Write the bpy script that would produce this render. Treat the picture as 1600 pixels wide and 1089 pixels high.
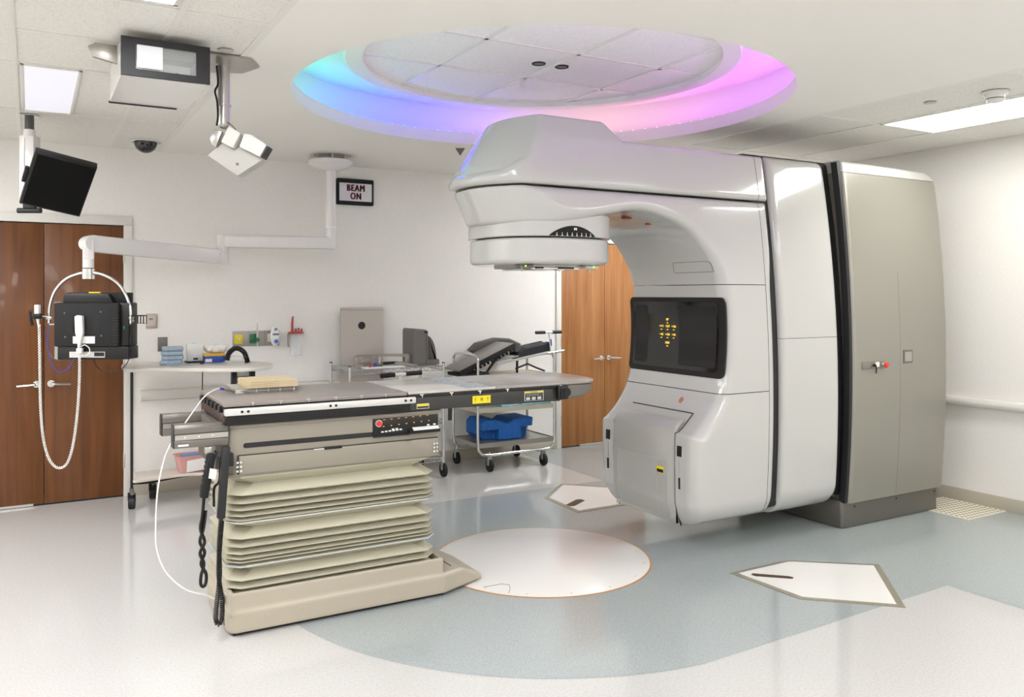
import bpy, bmesh, math, random
import numpy as np
from mathutils import Vector, Matrix
from mathutils.geometry import tessellate_polygon
random.seed(7)
PI = math.pi
for o in list(bpy.data.objects): bpy.data.objects.remove(o)
SC = bpy.context.scene
COL = SC.collection
# ------------------------------------------------------------------ camera, world, exposure
EYE = 1.594
cam = bpy.data.objects.new('camera', bpy.data.cameras.new('camera')); COL.objects.link(cam)
cam.location = (0, 0, EYE); cam.rotation_euler = (PI/2, 0, -PI/6)
cam.data.sensor_width = 36; cam.data.lens = 36*1304/1600; cam.data.shift_y = -84.5/1600
cam.data.clip_start = .05
SC.camera = cam
w = bpy.data.worlds.new('world'); SC.world = w; w.use_nodes = True
w.node_tree.nodes['Background'].inputs[0].default_value = (.8, .85, 1, 1)
w.node_tree.nodes['Background'].inputs[1].default_value = .02
vs = SC.view_settings
vs.view_transform = 'Standard'; vs.look = 'None'; vs.gamma = 1; vs.use_curve_mapping = False
vs.exposure = 0.70
LAMP = 19.0        # radiance of the ceiling troffers
CY = 4.27         # y of the machine's axis
CX = 2.67
# ------------------------------------------------------------------ materials
def lin(h):
    if isinstance(h, str):
        h = h.lstrip('#'); c = [int(h[i:i+2], 16)/255 for i in (0, 2, 4)]
        return tuple((v/12.92 if v <= .04045 else ((v+.055)/1.055)**2.4) for v in c)
    return tuple(h)
def mat(name, col, rough=.5, metal=0, coat=0, emit=None, estr=0, trans=0, ior=1.45, alpha=1, spec=.5):
    m = bpy.data.materials.new(name); m.use_nodes = True
    b = m.node_tree.nodes['Principled BSDF']; c = lin(col)
    b.inputs['Base Color'].default_value = (*c, 1); b.inputs['Roughness'].default_value = rough
    b.inputs['Metallic'].default_value = metal; b.inputs['Coat Weight'].default_value = coat
    b.inputs['Coat Roughness'].default_value = .06
    b.inputs['Transmission Weight'].default_value = trans; b.inputs['IOR'].default_value = ior
    b.inputs['Alpha'].default_value = alpha; b.inputs['Specular IOR Level'].default_value = spec
    if emit is not None:
        b.inputs['Emission Color'].default_value = (*lin(emit), 1); b.inputs['Emission Strength'].default_value = estr
    return m
def nodes(m):
    nt = m.node_tree; return nt, nt.nodes['Principled BSDF']
def coords(nt, scale=(1, 1, 1)):
    t = nt.nodes.new('ShaderNodeTexCoord'); mp = nt.nodes.new('ShaderNodeMapping')
    mp.inputs['Scale'].default_value = scale; nt.links.new(t.outputs['Object'], mp.inputs[0]); return mp
def noise_col(m, c1, c2, scale=30, detail=4, mscale=(1, 1, 1), p=(.35, .65), bump=0, rough=.6):
    nt, b = nodes(m); mp = coords(nt, mscale)
    n = nt.nodes.new('ShaderNodeTexNoise'); n.inputs['Scale'].default_value = scale; n.inputs['Detail'].default_value = detail
    n.inputs['Roughness'].default_value = rough
    nt.links.new(mp.outputs[0], n.inputs['Vector'])
    r = nt.nodes.new('ShaderNodeValToRGB'); r.color_ramp.elements[0].position = p[0]; r.color_ramp.elements[1].position = p[1]
    r.color_ramp.elements[0].color = (*lin(c1), 1); r.color_ramp.elements[1].color = (*lin(c2), 1)
    nt.links.new(n.outputs['Fac'], r.inputs[0]); nt.links.new(r.outputs[0], b.inputs['Base Color'])
    if bump:
        bp = nt.nodes.new('ShaderNodeBump'); bp.inputs['Strength'].default_value = bump; bp.inputs['Distance'].default_value = .002
        nt.links.new(n.outputs['Fac'], bp.inputs['Height']); nt.links.new(bp.outputs[0], b.inputs['Normal'])
    return m
WALL = noise_col(mat('wall_paint', '#dddad4', .55), '#e9e6e0', '#ece9e3', 60, 3, bump=.05)
DRY = mat('ceiling_paint', '#efece5', .6)
TILE = noise_col(mat('acoustic_tile', '#dad7cf', .8), '#d2cec6', '#e8e5de', 110, 5, p=(.3, .5), bump=.35)
DISC = noise_col(mat('white_round_tile', '#f2f0ee', .8), '#e6e3e2', '#f6f4f3', 110, 5, p=(.3, .5), bump=.3)
TBAR = mat('grid_white', '#e6e3dc', .4)
FLOORW = noise_col(mat('vinyl_white', '#dddcd8', .1, coat=.2), '#bbbab5', '#c6c5c1', 90, 6, p=(.35, .6))
FLOORT = noise_col(mat('vinyl_teal', '#a9b2b0', .14, coat=.2), '#8b9595', '#b3b8b6', 170, 6, p=(.3, .68))
BASEB = mat('baseboard_vinyl', '#b9b2a2', .4)
def wood(name, c1, c2, c3):
    m = mat(name, c1, .38, coat=.1); nt, b = nodes(m)
    mp = coords(nt, (9, 9, .55)); n = nt.nodes.new('ShaderNodeTexNoise'); n.inputs['Scale'].default_value = 2.2; n.inputs['Detail'].default_value = 8
    n.inputs['Distortion'].default_value = .6
    nt.links.new(mp.outputs[0], n.inputs['Vector'])
    r = nt.nodes.new('ShaderNodeValToRGB'); e = r.color_ramp.elements
    e[0].position = .3; e[0].color = (*lin(c2), 1); e[1].position = .72; e[1].color = (*lin(c3), 1)
    x = e.new(.5); x.color = (*lin(c1), 1)
    nt.links.new(n.outputs['Fac'], r.inputs[0]); nt.links.new(r.outputs[0], b.inputs['Base Color']); return m
WOOD = wood('door_veneer', '#6a3e1a', '#5a3214', '#764822')
WOOD_LIT = wood('door_veneer_lit', '#a06c3c', '#915e30', '#ac7a49')  # same door veneer, with the strong local light put into the colour
FRAME = mat('frame_white', '#dcdad2', .35)
GLOSS = mat('gantry_gelcoat', '#bfbeb9', .16, coat=.6)
GLOSS2 = mat('gantry_grey_panel', '#b5b4ae', .32, .15, coat=.3)
STAND = mat('stand_silver', '#98958b', .36, .45)
STANDB = mat('stand_base_metal', '#706d66', .35, .5)
DARK = mat('dark_rubber', '#1f1e20', .5)
BLACK = mat('black_plastic', '#0e0e0e', .35)
BLKM = mat('black_matte', '#151516', .7)
CHROME = mat('chrome', '#d8d8d6', .12, 1)
STEEL = mat('brushed_steel', '#b9b7b1', .3, .9)
ALU = mat('aluminium', '#cfceca', .35, .5)
TAUPE = mat('couch_taupe', '#8f887b', .4)
BEIGE = mat('couch_beige', '#b3aa98', .38)
BELL = mat('bellows_vinyl', '#bab5a0', .38)
WPL = mat('white_plastic', '#e6e5e0', .3)
ARMW = mat('enamel_white', '#dedcd8', .25, coat=.2)
GREYP = mat('grey_plastic', '#6d6965', .45)
GREYW = mat('grey_extrusion', '#726e67', .35, .3)
RED = mat('red_plastic', '#d8352c', .3)
REDW = mat('dark_red_print', '#8f2f2c', .5)
YEL = mat('yellow_print', '#e8d31c', .45)
GREEN = mat('green_plastic', '#1d6b45', .4)
BLUE = mat('blue_plastic', '#2460a8', .5)
BOXBLUE = mat('box_blue', '#2f4da0', .5)
BOXYEL = mat('box_yellow', '#e0b13a', .5)
FOAM = noise_col(mat('blue_foam', '#1b5fae', .55), '#1a5aa6', '#2068ba', 40, 3, bump=.2)
TOWEL = noise_col(mat('blue_towel', '#a9bccb', .9), '#9fb3c4', '#b5c6d2', 60, 4, bump=.6)
TEAL = noise_col(mat('teal_cloth', '#7fb9c4', .85), '#74aebb', '#8cc3cd', 30, 4, bump=.6)
PINK = mat('pink_plastic', '#d6a09b', .4)
PAPER = mat('paper', '#eceae4', .7)
TAN = noise_col(mat('solid_water', '#c9b183', .4), '#c4b08a', '#cfbd9a', 20, 3)
TANTOP = mat('slab_face', '#dccfae', .5)
CLEAR = mat('clear_acrylic', '#f2f2ee', .05, trans=.9, ior=1.3)
CLEARB = mat('clear_plastic', '#e8ecee', .1, alpha=.35)
TGREY = mat('grey_board', '#b9b1a8', .6)
PLATE = mat('floor_plate_white', '#e6e4de', .25, coat=.2)
RIM = mat('plate_rim', '#a5a08f', .35, .5)
BRONZE = mat('slot_brown', '#4a3420', .6)
ORANGE = mat('rim_orange', '#c08a55', .5)
LCD = mat('lcd_screen', '#0b0b0a', .4, spec=.12)
SCREEN = mat('smoked_screen', '#0d0d0e', .06, coat=.5)
EMY = mat('yellow_digits', '#caa52a', .5, emit='#e6bd30', estr=1.0)
EMO = mat('amber_led', '#c77a1c', .5, emit='#f09a28', estr=.45)
EMG = mat('green_led', '#7fe04a', .5, emit='#a0f050', estr=1.5)
LIGHTON = mat('diffuser_on', '#ffffff', .5, emit='#f7f7fb', estr=LAMP)
FILLFRONT = mat('fill_diffuser_front', '#ffffff', .5, emit='#f7f7fb', estr=LAMP*.72)  # for the lamps added behind the camera
FILLLEFT = mat('fill_diffuser_left', '#ffffff', .5, emit='#f7f7fb', estr=LAMP*.52)  # for the lamps added out of view on the left
LIGHTRIGHT = mat('diffuser_right', '#ffffff', .5, emit='#fbfaf6', estr=LAMP*.4)
LIGHTDIM = mat('diffuser_dim', '#c2c2ca', .4, emit='#f4f3ff', estr=.36)
CUFF = mat('blue_tape', '#3a3fa8', .5)
TABLEF = noise_col(mat('couch_top_film', '#bdb8b0', .25, coat=.3), '#b8b3ab', '#c3beb6', 6, 4)
MESHW = noise_col(mat('mesh_window_blue_grey', '#8b98a2', .2), '#697985', '#8795a0', 18, 5)
CREAM = mat('cream_panel', '#d9d2c3', .5)
# ------------------------------------------------------------------ mesh helpers
WM = {}
def wm(p):
    return WM.get(p.name, Matrix()) if p else Matrix()
def obj(name, bm, m, parent=None, smooth=35, label=None, loc=None):
    me = bpy.data.meshes.new(name)
    o = bpy.data.objects.new(name, me); COL.objects.link(o)
    if parent: W = wm(parent)
    else: W = Matrix.Translation(loc or (0, 0, 0))
    if isinstance(bm, tuple):                       # (verts, quads) from the implicit mesher
        me.from_pydata([tuple(v) for v in bm[0]], [], [tuple(int(i) for i in q) for q in bm[1]])
    else:
        bm.to_mesh(me); bm.free()
    me.transform(W.inverted())
    for mm in (m if isinstance(m, (list, tuple)) else [m]): me.materials.append(mm)
    if smooth is not None and len(me.polygons):
        me.polygons.foreach_set('use_smooth', [True]*len(me.polygons))
        if smooth < 180: me.set_sharp_from_angle(angle=math.radians(smooth))
    if parent: o.parent = parent; WM[o.name] = W
    else: o.matrix_world = W; WM[o.name] = W
    if label: o['label'] = label
    return o
def thing(name, label, cat, loc=(0, 0, 0), rz=0, group=None):
    o = bpy.data.objects.new(name, None); COL.objects.link(o); o.empty_display_size = .1
    o.location = loc; o.rotation_euler = (0, 0, rz); o['label'] = label; o['category'] = cat
    if group: o['group'] = group
    WM[o.name] = Matrix.Translation(loc) @ Matrix.Rotation(rz, 4, 'Z'); return o
def tag(o, label, cat, group=None):
    o['label'] = label; o['category'] = cat
    if group: o['group'] = group
    return o
def struct(name, bm, m, smooth=35):
    o = obj(name, bm, m, None, smooth); o['kind'] = 'structure'; return o
def B(): return bmesh.new()
def merge(bm, b2, M=None):
    me = bpy.data.meshes.new('t'); b2.to_mesh(me); b2.free()
    if M is not None: me.transform(M)
    bm.from_mesh(me); bpy.data.meshes.remove(me); return bm
def box(bm, x0, x1, y0, y1, z0, z1, bev=0, seg=2, M=None, mi=0):
    b = bmesh.new()
    v = [b.verts.new((x, y, z)) for x in (x0, x1) for y in (y0, y1) for z in (z0, z1)]
    for f in ((0, 1, 3, 2), (4, 6, 7, 5), (0, 4, 5, 1), (2, 3, 7, 6), (0, 2, 6, 4), (1, 5, 7, 3)): b.faces.new([v[i] for i in f])
    bmesh.ops.recalc_face_normals(b, faces=b.faces)
    if bev: bmesh.ops.bevel(b, geom=b.edges[:]+b.verts[:], offset=bev, segments=seg, affect='EDGES', profile=.5)
    for f in b.faces: f.material_index = mi
    return merge(bm, b, M)
def prism(bm, poly, z0, z1, axis='z', bev=0, seg=2, M=None, mi=0):
    b = bmesh.new()
    f3 = {'z': lambda p, h: (p[0], p[1], h), 'y': lambda p, h: (p[0], h, p[1]), 'x': lambda p, h: (h, p[0], p[1])}[axis]
    vs_ = [b.verts.new(f3(p, z0)) for p in poly]
    f = b.faces.new(vs_); r = bmesh.ops.extrude_face_region(b, geom=[f])
    top = [e for e in r['geom'] if isinstance(e, bmesh.types.BMVert)]
    d = Vector(f3((0, 0), z1))-Vector(f3((0, 0), z0)); bmesh.ops.translate(b, verts=top, vec=d)
    bmesh.ops.recalc_face_normals(b, faces=b.faces)
    if bev:
        es = [e for e in b.edges if len(e.link_faces) == 2 and e.calc_face_angle(0) > .6]
        bmesh.ops.bevel(b, geom=es, offset=bev, segments=seg, affect='EDGES', profile=.5)
    for f in b.faces: f.material_index = mi
    return merge(bm, b, M)
def cyl(bm, p0, p1, r, r2=None, n=24, cap=True, mi=0):
    r2 = r if r2 is None else r2; p0 = Vector(p0); p1 = Vector(p1); d = p1-p0
    q = d.to_track_quat('Z', 'Y').to_matrix().to_4x4()
    b = bmesh.new(); bmesh.ops.create_cone(b, cap_ends=cap, segments=n, radius1=r, radius2=r2, depth=d.length)
    for f in b.faces: f.material_index = mi
    return merge(bm, b, Matrix.Translation((p0+p1)/2) @ q)
def ball(bm, c, r, sc=(1, 1, 1), u=20, v=12):
    b = bmesh.new(); bmesh.ops.create_uvsphere(b, u_segments=u, v_segments=v, radius=r)
    return merge(bm, b, Matrix.Translation(c) @ Matrix.Diagonal((*sc, 1)))
def cr(pts, n=8, closed=False):
    P = [Vector(p) for p in pts]; out = []
    N = len(P); rng = range(N if closed else N-1)
    for i in rng:
        p1, p2 = P[i], P[(i+1) % N]
        p0 = P[(i-1) % N] if (closed or i > 0) else p1*2-p2
        p3 = P[(i+2) % N] if (closed or i+2 < N) else p2*2-p1
        for k in range(n):
            t = k/n
            out.append(.5*((2*p1)+(p2-p0)*t+(2*p0-5*p1+4*p2-p3)*t*t+(3*p1-p0-3*p2+p3)*t**3))
    if not closed: out.append(P[-1])
    return out
def tube(bm, pts, r, n=10, closed=False, rf=None):
    P = [Vector(p) for p in pts]; N = len(P); rings = []; up = None
    for i in range(N):
        a = P[(i-1) % N] if (closed or i) else P[i]; c = P[(i+1) % N] if (closed or i < N-1) else P[i]
        t = (c-a).normalized() if (c-a).length > 1e-9 else Vector((0, 0, 1))
        if up is None: up = t.orthogonal().normalized()
        up = (up-t*up.dot(t)); up = up.normalized() if up.length > 1e-6 else t.orthogonal().normalized()
        s = t.cross(up); rr = rf(i/(N-1)) if rf else r
        rings.append([bm.verts.new(P[i]+(up*math.cos(2*PI*k/n)+s*math.sin(2*PI*k/n))*rr) for k in range(n)])
    for i in range(N if closed else N-1):
        a, b_ = rings[i], rings[(i+1) % N]
        for k in range(n): bm.faces.new((a[k], a[(k+1) % n], b_[(k+1) % n], b_[k]))
    if not closed: bm.faces.new(rings[0][::-1]); bm.faces.new(rings[-1])
    return bm
def lathe(bm, prof, c=(0, 0, 0), n=48, cap=True):
    rings = []
    for r, z in prof: rings.append([bm.verts.new((c[0]+r*math.cos(2*PI*k/n), c[1]+r*math.sin(2*PI*k/n), c[2]+z)) for k in range(n)])
    for a, b_ in zip(rings, rings[1:]):
        for k in range(n): bm.faces.new((a[k], a[(k+1) % n], b_[(k+1) % n], b_[k]))
    if cap: bm.faces.new(rings[0][::-1]); bm.faces.new(rings[-1])
    bmesh.ops.recalc_face_normals(bm, faces=bm.faces); return bm
def loft(bm, rings, cap=True):
    R = [[bm.verts.new(p) for p in r] for r in rings]; n = len(R[0])
    for a, b_ in zip(R, R[1:]):
        for k in range(n): bm.faces.new((a[k], a[(k+1) % n], b_[(k+1) % n], b_[k]))
    if cap: bm.faces.new(R[0][::-1]); bm.faces.new(R[-1])
    bmesh.ops.recalc_face_normals(bm, faces=bm.faces); return bm
def rrect(x0, x1, y0, y1, r, n=6):
    out = []
    for cx, cy, a in ((x1-r, y1-r, 0), (x0+r, y1-r, PI/2), (x0+r, y0+r, PI), (x1-r, y0+r, 1.5*PI)):
        for k in range(n+1): out.append((cx+r*math.cos(a+k*PI/2/n), cy+r*math.sin(a+k*PI/2/n)))
    return out
FONT = None
def text_bm(s, size, M, depth=.001, space=1.0, bold=0):
    c = bpy.data.curves.new('t', 'FONT'); c.body = s; c.size = size; c.extrude = depth; c.align_x = 'CENTER'; c.align_y = 'CENTER'; c.space_line = .95; c.space_character = space; c.offset = bold*size
    o = bpy.data.objects.new('t', c); COL.objects.link(o); bpy.context.view_layer.update()
    me = bpy.data.meshes.new_from_object(o.evaluated_get(bpy.context.evaluated_depsgraph_get()))
    me.transform(M); bm = bmesh.new(); bm.from_mesh(me)
    bpy.data.objects.remove(o); bpy.data.curves.remove(c); bpy.data.meshes.remove(me); return bm
def face_y(x, y, z):   # text frame on a surface that faces -y
    return Matrix.Translation((x, y, z)) @ Matrix.Rotation(PI/2, 4, 'X')
# ------------------------------------------------------------------ implicit surfaces (rounded fibreglass shells)
def sdpoly(X, Z, P):
    P = np.array(P, float); d = None; s = None
    for i in range(len(P)):
        a = P[i]; b = P[i-1]; e = b-a; wx = X-a[0]; wz = Z-a[1]
        t = np.clip((wx*e[0]+wz*e[1])/(e@e+1e-12), 0, 1)
        q = (wx-e[0]*t)**2+(wz-e[1]*t)**2
        d = q if d is None else np.minimum(d, q)
        c1 = Z >= a[1]; c2 = Z < b[1]; c3 = e[0]*wz > e[1]*wx
        fl = (c1 & c2 & c3) | (~c1 & ~c2 & ~c3)
        s = np.where(fl, -1., 1.)*(1. if s is None else s)
    return s*np.sqrt(d)
def rint(a, b, r):
    u = np.maximum(a+r, 0); v = np.maximum(b+r, 0)
    return np.minimum(np.maximum(a+r, b+r), 0)+np.sqrt(u*u+v*v)-r
def smin(a, b, k):
    h = np.clip(.5+.5*(b-a)/k, 0, 1); return b*(1-h)+a*h-k*h*(1-h)
def sbox(x, y, x0, x1, y0, y1):
    qx = np.abs(x-(x0+x1)/2)-(x1-x0)/2; qy = np.abs(y-(y0+y1)/2)-(y1-y0)/2
    return np.maximum(qx, qy)
def sdf_mesh(f, lo, hi, h):
    ax = [np.arange(lo[i]-2.3*h, hi[i]+2.3*h, h) for i in range(3)]
    X, Y, Z = np.meshgrid(*ax, indexing='ij', sparse=True)
    D = np.broadcast_to(f(X, Y, Z), [len(a) for a in ax]).astype(np.float64)
    S = D < 0; n = np.array(D.shape)-1
    acc = np.zeros((*n, 3)); cnt = np.zeros(n)
    for axn in range(3):
        o1, o2 = [a for a in range(3) if a != axn]
        for i in (0, 1):
            for j in (0, 1):
                sl = [None]*3; sl[o1] = slice(i, n[o1]+i); sl[o2] = slice(j, n[o2]+j)
                s0 = list(sl); s0[axn] = slice(0, n[axn]); s1 = list(sl); s1[axn] = slice(1, n[axn]+1)
                d0 = D[tuple(s0)]; d1 = D[tuple(s1)]; cr_ = (d0 < 0) != (d1 < 0)
                t = np.where(cr_, d0/np.where(cr_, d0-d1, 1), 0)
                cnt += cr_; acc[..., axn] += np.where(cr_, t, 0); acc[..., o1] += cr_*i; acc[..., o2] += cr_*j
    m = cnt > 0; idx = -np.ones(n, int); idx[m] = np.arange(m.sum())
    I = np.argwhere(m); V = np.array([a[0] for a in ax])+h*(I+acc[m]/cnt[m][:, None])
    e = h*.2
    for _ in range(3):
        x, y, z = V.T; d = f(x, y, z)
        g = np.stack([f(x+e, y, z)-f(x-e, y, z), f(x, y+e, z)-f(x, y-e, z), f(x, y, z+e)-f(x, y, z-e)], 1)/(2*e)
        V = V-np.clip(d/np.maximum((g*g).sum(1), .2), -h*.5, h*.5)[:, None]*g
    Q = []
    for axn in range(3):
        o1, o2 = (axn+1) % 3, (axn+2) % 3
        sl = [slice(1, k) for k in n]; sl[axn] = slice(0, n[axn]); s1 = list(sl); s1[axn] = slice(1, n[axn]+1)
        a = S[tuple(sl)]; b = S[tuple(s1)]; P = np.argwhere(a != b)
        off = np.array([1, 1, 1]); off[axn] = 0; P0 = P+off
        ins = a[tuple(P.T)]
        def g_(i, j):
            q = P0.copy(); q[:, o1] -= i; q[:, o2] -= j; return idx[tuple(q.T)]
        q = np.stack([g_(1, 1), g_(0, 1), g_(0, 0), g_(1, 0)], 1)
        q[~ins] = q[~ins][:, ::-1]; Q.append(q)
    return V, np.concatenate(Q)
def cut(mesh, planes):
    """cut a shell with planes (point, normal); keep the side the normal points away from"""
    bm = bmesh.new(); vs_ = [bm.verts.new(v) for v in mesh[0]]
    for q in mesh[1]:
        try: bm.faces.new([vs_[i] for i in q])
        except ValueError: pass
    for co, no in planes:
        bmesh.ops.bisect_plane(bm, geom=bm.verts[:]+bm.edges[:]+bm.faces[:], plane_co=co, plane_no=no, clear_outer=True)
    return bm
def wgant(z): return .505-.056*(z-.9)**2

# ================================================================== THE ROOM
X0, X1, Y0, Y1, HC = -3.0, 6.22, -3.0, 7.24, 2.747
TH = .12
struct('wall_back', box(box(box(B(), X0-TH, -.47, Y1, Y1+TH, 0, 3.2), .648, 4.752, Y1, Y1+TH, 0, 3.2), 5.886, X1+TH, Y1, Y1+TH, 0, 3.2), WALL)
b = B(); box(b, -.47, .648, Y1, Y1+TH, 2.145, 3.2); box(b, 4.752, 5.886, Y1, Y1+TH, 2.145, 3.2); box(b, -.6, 6, Y1+TH, Y1+TH+.02, 0, 3.2)
struct('wall_back_lintel', b, WALL).name = 'wall_back_upper'
struct('wall_right', box(B(), X1, X1+TH, Y0, Y1, 0, 3.2), WALL)
struct('wall_left', box(B(), X0-TH, X0, Y0, Y1, 0, 3.2), WALL)
struct('wall_front', box(B(), X0-TH, X1+TH, Y0-TH, Y0, 0, 3.2), WALL)
# floor: white sheet vinyl with a grey-green inlay (both colours belong to the vinyl)
b = B(); box(b, X0, X1, Y0, Y1, -.1, 0)
cxy = (CX, CY); R = 1.575
arc = [(cxy[0]+R*math.cos(a), cxy[1]+R*math.sin(a)) for a in np.linspace(PI/2+.14, 1.5*PI-.1, 60)]
inlay = arc+[(4.35, 2.765), (4.35, Y0), (X1, Y0), (X1, Y1), (4.25, Y1), (4.25, 5.80)]
b2 = B(); f = b2.faces.new([b2.verts.new((x, y, .0008)) for x, y in inlay]); f.material_index = 1
if f.normal.z < 0: f.normal_flip()
bmesh.ops.triangulate(b2, faces=b2.faces); merge(b, b2)
struct('floor', b, [FLOORW, FLOORT], None)
# painted ceiling with the round opening
def hole_slab(bm, outer, inner, z, up=False):
    b = bmesh.new(); L = []
    for loop in (outer, inner):
        v = [b.verts.new((x, y, z)) for x, y in loop]; L += [b.edges.new((v[i], v[(i+1) % len(v)])) for i in range(len(v))]
    bmesh.ops.triangle_fill(b, use_beauty=True, use_dissolve=False, edges=L)
    for f in b.faces:
        if (f.normal.z > 0) != up: f.normal_flip()
    return merge(bm, b)
RO = 1.46; NR = 128
circ = lambda r: [(CX+r*math.cos(2*PI*k/NR), CY+r*math.sin(2*PI*k/NR)) for k in range(NR)]
XL, XR = .91, 4.386
b = B(); hole_slab(b, [(XL, Y0), (XR, Y0), (XR, Y1), (XL, Y1)], circ(RO), HC)
box(b, XL, XR, Y0, Y1, 3.15, 3.2)
lathe(b, [(RO, HC), (RO, HC+.085), (1.62, HC+.085), (1.62, 3.06), (1.17, 3.06)], (CX, CY, 0), NR, cap=False)
struct('ceiling', b, DRY, 40)
b = B(); lathe(b, [(1.16, 3.059), (1.17, 3.05), (1.17, 2.972), (1.162, 2.965), (1.065, 2.965), (1.06, 2.97), (1.06, 3.0)], (CX, CY, 0), NR, cap=False)
struct('trim_1', b, DRY, 30)
b = B(); f = b.faces.new([b.verts.new((x, y, 2.995)) for x, y in circ(1.062)]); f.normal_update()
if f.normal.z > 0: f.normal_flip()
box(b, X0, XL, Y0, Y1, HC+.004, HC+.03); box(b, XR, X1, Y0, Y1, HC+.004, HC+.03)
for f in b.faces: f.material_index = 1 if all(v.co.z > 2.99 for v in f.verts) else 0
struct('ceiling_tiles', b, [TILE, DISC], None).name = 'ceiling.001'
# suspended grid
b = B()
def tb(x0, x1, y0, y1, z=HC): box(b, x0, x1, y0, y1, z-.001, z+.006)
hw = .012
for x in (-.067, -.677, -1.287, -1.897, -2.507, .535): tb(x-hw, x+hw, Y0, Y1)
tb(XL-.03, XL+.004, Y0, Y1); tb(XR-.004, XR+.03, Y0, Y1); tb(X1-.02, X1, Y0, Y1-.02); tb(-3, XL, Y1-.02, Y1, HC+.0009); tb(XR, X1, Y1-.02, Y1, HC+.0009)
for x in (4.985-hw, 5.57+hw): tb(x-hw, x+hw, Y0, Y1)
y = 6.05
while y > Y0:
    tb(X0, XL-.03, y-hw, y+hw, HC+.0006); y -= 1.22
y = 4.22
while y > Y0:
    tb(-.067, XL-.03, y-hw, y+hw, HC+.0006); y -= 1.22
y = 6.11
while y > Y0:
    tb(XR+.03, X1-.02, y-hw, y+hw, HC+.0006); y -= 1.22
for k in range(-1, 2):       # grid bars of the round ceiling, turned with the tile layout
    a = .61*k+.1; Lh = math.sqrt(1.06**2-a*a)
    tb(CX+a-hw, CX+a+hw, CY-Lh, CY+Lh, 2.99)
for k in (-1, 0, 1):
    a = .61*k-.25; Lh = math.sqrt(1.06**2-a*a); tb(CX-Lh, CX+Lh, CY+a-hw, CY+a+hw, 2.99)
struct('trim_2', b, TBAR, None)
# baseboards and rails
b = B(); box(b, .70, 4.70, Y1-.012, Y1, 0, .1, .003); struct('baseboard_back', b, BASEB)
b = B(); box(b, X1-.012, X1, Y0, Y1, 0, .1, .003); box(b, 5.94, X1, Y1-.012, Y1, 0, .1, .003); struct('baseboard_right', b, BASEB)
def rail_prof(): return [(0, -.055), (-.02, -.06), (-.05, -.045), (-.06, -.015), (-.06, .015), (-.05, .045), (-.02, .06), (0, .055)]
b = B(); prism(b, [(Y1+p, .79+q*.75) for p, q in rail_prof()], .76, 4.55, 'x'); struct('trim_3', b, FRAME)
b = B()
me_ = [(X1+p, .775+q*.6) for p, q in rail_prof()]; prism(b, me_, Y0, Y1-.06, 'y'); struct('trim_4', b, FRAME)
# doors
def door(n, x0, x1, m, hside, hand_dir, hinge=None):
    o = obj('door_%d' % n, box(B(), x0+.002, x1-.002, Y1-.004, Y1+.036, .012, 2.13, .002), m, None); o['kind'] = 'structure'
    hx = x0+.048 if hside < 0 else x1-.048
    b = B(); cyl(b, (hx, Y1-.004, .918), (hx, Y1-.014, .918), .026, n=28); cyl(b, (hx, Y1-.01, .918), (hx, Y1-.055, .918), .009)
    tube(b, cr([(hx, Y1-.05, .918), (hx+.012*hand_dir, Y1-.058, .918), (hx+.06*hand_dir, Y1-.058, .915), (hx+.13*hand_dir, Y1-.055, .912)]), .009)
    obj('door_handle', b, CHROME, o)
    if hinge:
        for z in (.28, 1.1, 1.9):
            b = B(); cyl(b, (hinge, Y1-.012, z-.055), (hinge, Y1-.012, z+.055), .007); box(b, hinge-.012, hinge+.012, Y1-.008, Y1-.002, z-.055, z+.055)
            obj('hinge', b, STEEL, o)
    return o
door(1, -.46, .09, WOOD, 1, -1)
door(2, .09, .638, WOOD, -1, 1, .645)
door(3, 4.762, 5.319, WOOD_LIT, 1, -1, 4.755)
door(4, 5.319, 5.876, WOOD_LIT, -1, 1)
b = B()
for a, c in ((.638, .70), (4.70, 4.762), (5.876, 5.94), (-.52, -.46)): box(b, a, c, Y1-.018, Y1+.05, 0, 2.138, .003)
for a, c in ((-.52, .70), (4.70, 5.94)): box(b, a, c, Y1-.018, Y1+.05, 2.138, 2.21, .003)
struct('trim_5', b, FRAME)
b = B()
for a, c in ((-.2, .02), (5.0, 5.3)): box(b, a, c, Y1-.01, Y1+.0, .004, .02)
struct('trim_6', b, ALU)
# ================================================================== ceiling lights
def troffer(label, x0, x1, y0, y1, m, z=HC, group=None):
    t = thing('ceiling_light', label, 'light', ((x0+x1)/2, (y0+y1)/2, z), 0, group)
    b = B(); w_ = .018
    for q in ((x0, x0+w_, y0, y1), (x1-w_, x1, y0, y1), (x0, x1, y0, y0+w_), (x0, x1, y1-w_, y1)): box(b, *q, z-.006, z+.02, .002)
    obj('frame', b, TBAR, t)
    obj('diffuser', box(B(), x0+w_, x1-w_, y0+w_, y1-w_, z-.003, z+.015), m, t, None)
    return t
troffer('long bright white ceiling light above the machine cabinet at right', 4.985, 5.57, 2.43, 3.65, LIGHTRIGHT)
troffer('dim narrow ceiling light above the black ceiling monitor', -.045, .235, 4.83, 6.03, LIGHTDIM)
troffer('ceiling light at the top edge of the photo, nearer than the ceiling box', .22, .51, 2.3, 3.55, LIGHTON)
for (a, b_, c, d) in ((-1.27, -.70, 4.84, 6.04), (-1.27, -.70, 3.0, 4.2), (-2.49, -1.92, 4.2, 5.4), (-2.49, -1.92, 5.6, 6.8)):
    troffer('added ceiling light, unseen beyond the left edge, brightening the back wall', a, b_, c, d, FILLLEFT, group='added ceiling lights beyond the left edge')  # lamps added out of view to lift the back wall
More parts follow.
